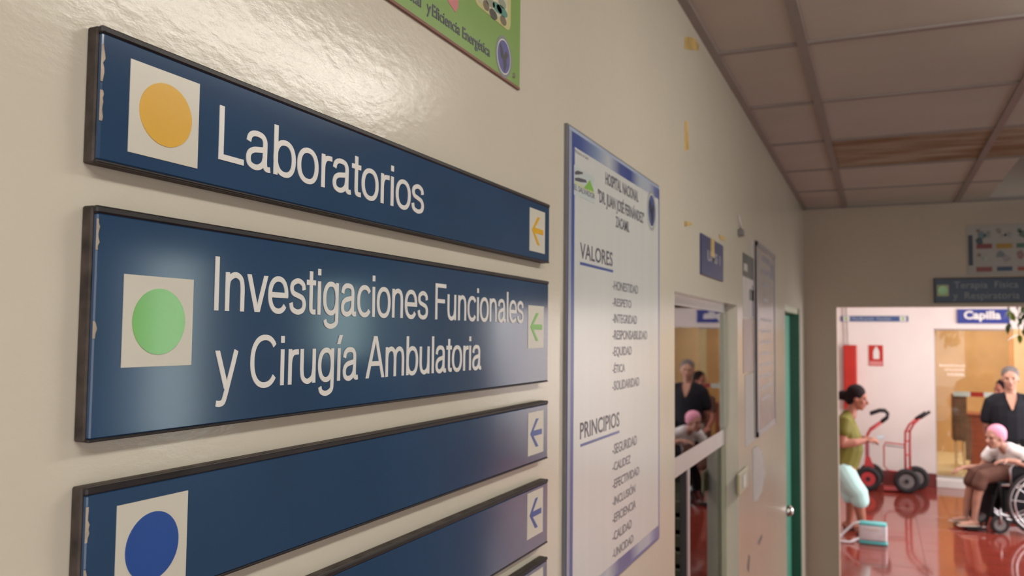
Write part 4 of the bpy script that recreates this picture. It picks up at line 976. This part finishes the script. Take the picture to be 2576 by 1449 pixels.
# --- standing person in black shirt, facing the camera
px2, py2 = 1.275, 10.35
wb = empty('person', (px2, py2, 0), label='standing person in black v-neck shirt with short grey hair, behind the wheelchair', cat='person')
def B(x, y, z): return (px2+x, py2+y, z)
b = MB()
P, Rm = head(b, B(-.0, -.01, 1.475), (-.12, -1, -.05), (0, 0, 1), .98)
b.body([B(0, .02, 1.27), B(0, .012, 1.34), B(0, .0, 1.42)], [(.062, .055), (.053, .053), (.052, .055)], ref=(1, 0, 0))
b.body([B(0, .03, .85), B(0, .03, 1.0), B(0, .03, 1.16), B(0, .025, 1.27)], [(.16, .11), (.155, .11), (.17, .11), (.12, .07)], ref=(1, 0, 0))
for sg in (-1, 1):
    b.body([B(sg*.08, .03, 1.235), B(sg*.17, .035, 1.205)], [.042, .040]); b.body([B(sg*.18, .03, 1.21), B(sg*.21, .05, 1.10), B(sg*.22, .07, .97)], [.048, .044, .038])
    b.body([B(sg*.22, .07, .97), B(sg*.20, .13, .88), B(sg*.12, .165, .82)], [.040, .036, .026])
    hand(b, B(sg*.12, .168, .82), (-sg*1, .05, -.25), (0, 1, 0), sg, 1.0, .4)
    b.body([B(sg*.085, .03, .86), B(sg*.095, .02, .60), B(sg*.095, .015, .46), B(sg*.095, .03, .28), B(sg*.095, .04, .09), B(sg*.095, .04, .05)], [.095, .078, .058, .055, .036, .035], ref=(1, 0, 0))
    b.body([B(sg*.095, .08, .05), B(sg*.10, 0, .045), B(sg*.11, -.12, .03)], [(.034, .034), (.038, .036), (.040, .022)], ref=(1, 0, 0))
b.remesh('body', M['skin2'], wb, .0075, 4); face_bits(wb, P, Rm, .98)
b = MB(); b.ell(P(-.026, 0, .050), (.092, .086, .086), Rm); b.ell(P(-.055, 0, -.005), (.06, .084, .06), Rm); b.remesh('hair', M['hairgrey'], wb, .008, 2)
b = MB()
b.body([B(0, .03, .84), B(0, .03, .95), B(0, .025, 1.08), B(0, .028, 1.19), B(0, .035, 1.262)], [(.195, .145), (.19, .145), (.195, .14), (.195, .125), (.15, .085)], ref=(1, 0, 0))
b.body([B(0, .045, 1.25), B(0, .045, 1.30)], [(.105, .075), (.075, .06)], ref=(1, 0, 0))
for sg in (-1, 1): b.body([B(sg*.06, .035, 1.265), B(sg*.13, .035, 1.25), B(sg*.185, .035, 1.215), B(sg*.215, .05, 1.10), B(sg*.225, .06, 1.03)], [.062, .066, .066, .064, .062])
b.remesh('shirt', M['blackshirt'], wb, .009, 2)
MB().prism([B(-.05, -.045, 1.315), B(.05, -.045, 1.315), B(.045, -.078, 1.26), B(.007, -.112, 1.15), B(-.007, -.112, 1.15), B(-.045, -.078, 1.26)], (0, -1, 0), .012).build('neck_opening', M['skin2'], wb, label='skin showing in the v-neck')
b = MB()
b.body([B(0, .03, .93), B(0, .03, .84), B(0, .03, .76)], [(.165, .12), (.18, .135), (.175, .13)], ref=(1, 0, 0))
for sg in (-1, 1): b.body([B(sg*.09, .03, .80), B(sg*.10, .02, .5), B(sg*.10, .03, .12)], [.108, .085, .072], ref=(1, 0, 0))
b.remesh('trousers', M['greypants'], wb, .010, 2)
for sg in (-1, 1): MB().body([B(sg*.095, .09, .035), B(sg*.10, 0, .040), B(sg*.11, -.13, .028)], [(.044, .036), (.046, .040), (.046, .026)], ref=(1, 0, 0)).build('shoe', M['shoe'], wb, True)

# --- dark-haired person half hidden behind them
px4, py4 = 1.335, 11.35
wd = empty('person', (px4, py4, 0), label='dark-haired person in brown clothes mostly hidden behind the person in the black shirt', cat='person')
def Dd(x, y, z): return (px4+x, py4+y, z*1.085)
b = MB()
P, Rm = head(b, Dd(-.02, 0, 1.20), (-.8, -.5, -.15), (0, 0, 1), .92)
b.body([Dd(.0, 0, 1.02), Dd(0, 0, 1.15)], [.05, .048])
b.body([Dd(0, 0, .62), Dd(0, 0, .80), Dd(0, 0, 1.01)], [(.13, .10), (.14, .10), (.11, .07)], ref=(1, 0, 0))
for sg in (-1, 1):
    b.body([Dd(sg*.16, 0, .98), Dd(sg*.19, -.03, .82), Dd(sg*.19, -.05, .72)], [.045, .042, .036]); b.body([Dd(sg*.19, -.05, .72), Dd(sg*.15, -.14, .64)], [.036, .025])
    hand(b, Dd(sg*.15, -.14, .64), (-sg*.3, -.6, -.6), (0, .6, -.6), sg, .9, .4)
    b.body([Dd(sg*.08, 0, .65), Dd(sg*.085, 0, .38), Dd(sg*.085, .01, .08)], [.08, .052, .034], ref=(1, 0, 0)); b.body([Dd(sg*.085, .03, .04), Dd(sg*.09, -.11, .028)], [(.03, .03), (.034, .02)], ref=(1, 0, 0))
b.remesh('body', M['skin1'], wd, .009, 3); face_bits(wd, P, Rm, .92)
b = MB(); b.ell(P(-.03, 0, .038), (.09, .088, .09), Rm); b.ell(P(-.05, 0, -.03), (.06, .08, .08), Rm); b.remesh('hair', M['hairblack'], wd, .009, 2)
b = MB(); b.body([Dd(0, 0, .58), Dd(0, 0, .80), Dd(0, 0, 1.02)], [(.165, .13), (.165, .125), (.12, .08)], ref=(1, 0, 0))
for sg in (-1, 1): b.body([Dd(sg*.09, 0, .99), Dd(sg*.165, 0, .97), Dd(sg*.19, -.03, .84)], [.055, .058, .056])
b.remesh('shirt', M['skirt'], wd, .010, 2)
b = MB(); b.body([Dd(0, 0, .66), Dd(0, 0, .4), Dd(0, 0, .16)], [(.15, .12), (.18, .15), (.20, .17)], ref=(1, 0, 0)); b.remesh('skirt', M['skirt'], wd, .011, 2)

# ---- wheelchair (built facing +x, turned to face left and a little towards the camera)
WC = V((1.37, 9.80, 0)); WA = R(197)
wc = empty('wheelchair', WC, WA, label='black wheelchair with steel rims at the right edge, facing left', cat='wheelchair')
bpy.context.view_layer.update()
MW = Matrix.Translation(WC) @ Matrix.Rotation(WA, 4, 'Z')
def wl(x, y, z): return tuple(MW @ V((x, y, z)))
def ring(cx, cy, cz, r, n=40): return [wl(cx+r*math.cos(t), cy, cz+r*math.sin(t)) for t in [2*math.pi*i/n for i in range(n)]]
for sg in (-1, 1):
    yw = sg*.27
    wh = MB().tube(ring(.05, yw, .31, .293), .017, 10, closed=True).build('wheel', M['rubber'], wc, True)
    MB().tube(ring(.05, yw, .31, .272), .008, 6, closed=True).build('rim', M['steel'], wh, True)
    MB().tube(ring(.05, yw+sg*.035, .31, .245), .009, 8, closed=True).build('hand_rim', M['steel'], wh, True)
    MB().cyl(wl(.05, yw-.03, .31), wl(.05, yw+.03, .31), .028, 16).build('hub', M['metal_edge'], wh, True)
    for i in range(12):
        t = 2*math.pi*i/12+.1
        MB().tube([wl(.05+.025*math.cos(t), yw, .31+.025*math.sin(t)), wl(.05+.27*math.cos(t), yw, .31+.27*math.sin(t))], .0035, 5).build('spoke', M['steel'], wh)
    ca = MB().tube(ring(.40, sg*.22, .09, .070, 20), .020, 8, closed=True).build('caster', M['rubber'], wc, True)
    MB().cyl(wl(.40, sg*.22-.012, .09), wl(.40, sg*.22+.012, .09), .055, 16).build('caster_hub', M['metal_edge'], ca)
    MB().tube([wl(.40, sg*.22+.03, .09), wl(.40, sg*.22+.02, .20), wl(.385, sg*.22, .25)], .010, 8).build('caster_fork', M['steel'], ca, True)
    MB().tube([wl(-.10, sg*.225, .92), wl(-.02, sg*.225, .86), wl(-.01, sg*.225, .45), wl(0, sg*.225, .22), wl(.38, sg*.225, .22), wl(.39, sg*.225, .48), wl(.40, sg*.20, .44), wl(.52, sg*.19, .06)], .012, 8).build('frame_tube', M['black'], wc, True)
    MB().tube([wl(0, sg*.225, .47), wl(.38, sg*.225, .47)], .012, 8).build('seat_rail', M['steel'], wc, True)
    MB().tube([wl(0, sg*.235, .68), wl(.27, sg*.235, .68), wl(.30, sg*.235, .63), wl(.30, sg*.235, .47)], .011, 8).build('arm_tube', M['steel'], wc, True)
    MB().box((-.14, -.028, 0), (.14, .028, .03), .01, 2).build('armrest', M['black'], wc, True, local=True).location = (.14, sg*.235, .685)
    MB().box((-.0, sg*.226-.004, .49), (.28, sg*.226+.004, .66)).build('side_guard', M['black'], wc, local=True)
    MB().box((.50, sg*.10-.07, .020), (.68, sg*.10+.07, .034), .003).build('footrest', M['black'], wc, local=True)
    MB().tube([wl(.52, sg*.19, .06), wl(.55, sg*.15, .030)], .010, 8).build('footrest_tube', M['steel'], wc, True)
    MB().tube([wl(-.17, sg*.225, .92), wl(-.09, sg*.225, .92)], .017, 10).build('push_grip', M['rubber'], wc, True)
MB().box((.43, -.18, .14), (.445, .18, .36), .004).build('calf_strap', M['black'], wc, local=True)
MB().box((.02, -.20, .20), (.36, .20, .452), .02, 2).build('under_seat_pouch', M['black'], wc, True, local=True)
MB().box((0, -.22, .455), (.40, .22, .495), .012, 2).build('seat', M['black'], wc, True, local=True)
MB().box((-.03, -.22, .49), (.0, .22, .88), .008, 2).build('backrest', M['black'], wc, True, local=True)
MB().tube([wl(.05, -.22, .2), wl(.30, .22, .44)], .010, 8).build('cross_brace', M['black'], wc, True)
MB().tube([wl(.05, .22, .2), wl(.30, -.22, .44)], .010, 8).build('cross_brace', M['black'], wc, True)
MB().tube([wl(.05, -.24, .31), wl(.05, .24, .31)], .012, 8).build('axle', M['steel'], wc, True)

# --- elderly person seated in it (positions in the wheelchair's frame)
we = empty('person', tuple(MW @ V((.18, 0, .5))), label='elderly person with pink head cap and white blouse seated in the wheelchair', cat='person')
C_ = wl
b = MB()
fc = V((-.78, -.62, -.12))
P, Rm = head(b, C_(.36, .06, .915), fc, (0, 0, 1), .93)
b.body([C_(.235, .02, .77), C_(.28, .035, .82), C_(.325, .05, .87)], [(.055, .05), (.043, .043), (.041, .043)], ref=MW.to_3x3() @ V((0, 1, 0)))
ry = tuple(MW.to_3x3() @ V((0, 1, 0))); rs_ = tuple((MW.to_3x3() @ V((-.5, .85, 0))).normalized())
b.body([C_(.10, 0, .54), C_(.13, 0, .66), C_(.19, .01, .75), C_(.225, .015, .785)], [(.155, .12), (.14, .11), (.14, .09), (.10, .06)], ref=rs_)
SHN = (.13, .155, .765); SHF = (.31, -.13, .755)
b.body([C_(.19, .08, .77), C_(*SHN)], [.044, .045]); b.body([C_(.25, -.06, .77), C_(*SHF)], [.044, .045])
b.body([C_(*SHN), C_(.11, .21, .67), C_(.14, .24, .66)], [.042, .036, .032])
b.body([C_(.12, .225, .665), C_(.24, .24, .70), C_(.33, .235, .715)], [.034, .029, .021])
hand(b, C_(.33, .235, .715), tuple(MW.to_3x3() @ V((1, 0, -.15))), (0, 0, 1), -1, .92, .5)
b.body([C_(*SHF), C_(.37, -.15, .64), C_(.40, -.15, .585)], [.041, .035, .032])
b.body([C_(.40, -.15, .585), C_(.50, -.13, .585), C_(.60, -.10, .585)], [.032, .028, .021])
hand(b, C_(.60, -.10, .585), tuple(MW.to_3x3() @ V((1, .1, -.35))), (0, 0, 1), 1, .92, .5)
for sg in (-1, 1):
    b.body([C_(.12, sg*.09, .55), C_(.35, sg*.095, .545), C_(.50, sg*.10, .52)], [.082, .070, .052], ref=ry)
    b.body([C_(.50, sg*.10, .52), C_(.55, sg*.10, .34), C_(.585, sg*.10, .12), C_(.585, sg*.10, .085)], [.050, .042, .029, .029], ref=ry)
    b.body([C_(.565, sg*.10, .072), C_(.635, sg*.10, .065), C_(.72, sg*.10, .058)], [(.030, .028), (.034, .026), (.034, .016)], ref=ry)
b.remesh('body', M['skin3'], we, .0075, 4); face_bits(we, P, Rm, .93)
b = MB(); b.ell(P(-.032, 0, .044), (.092, .088, .088), Rm); b.ell(P(-.05, 0, .01), (.065, .083, .07), Rm); b.remesh('head_cap', M['pinkcap'], we, .008, 2)
b = MB(); b.body([C_(.085, 0, .54), C_(.12, 0, .65), C_(.18, .01, .745), C_(.225, .018, .80)], [(.185, .145), (.175, .14), (.18, .115), (.10, .07)], ref=rs_)
b.body([C_(.19, .08, .775), C_(.13, .16, .76), C_(.105, .195, .70)], [.058, .064, .064]); b.body([C_(.25, -.06, .775), C_(.315, -.135, .75), C_(.345, -.155, .69)], [.058, .062, .062])
b.remesh('blouse', M['whiteshirt'], we, .009, 2)
b = MB(); b.body([C_(.10, 0, .57), C_(.3, 0, .56)], [(.18, .10), (.175, .085)], ref=ry)
for sg in (-1, 1): b.body([C_(.15, sg*.09, .56), C_(.36, sg*.097, .555), C_(.50, sg*.10, .525), C_(.535, sg*.10, .44)], [.095, .085, .072, .07], ref=ry)
b.remesh('skirt', M['skirt'], we, .010, 2)
for sg in (-1, 1): MB().body([C_(.545, sg*.10, .045), C_(.635, sg*.10, .045), C_(.74, sg*.10, .044)], [(.038, .009), (.042, .009), (.040, .009)], ref=ry).build('sandal', M['palesandal'], we, True)
print('tiles', cnt)
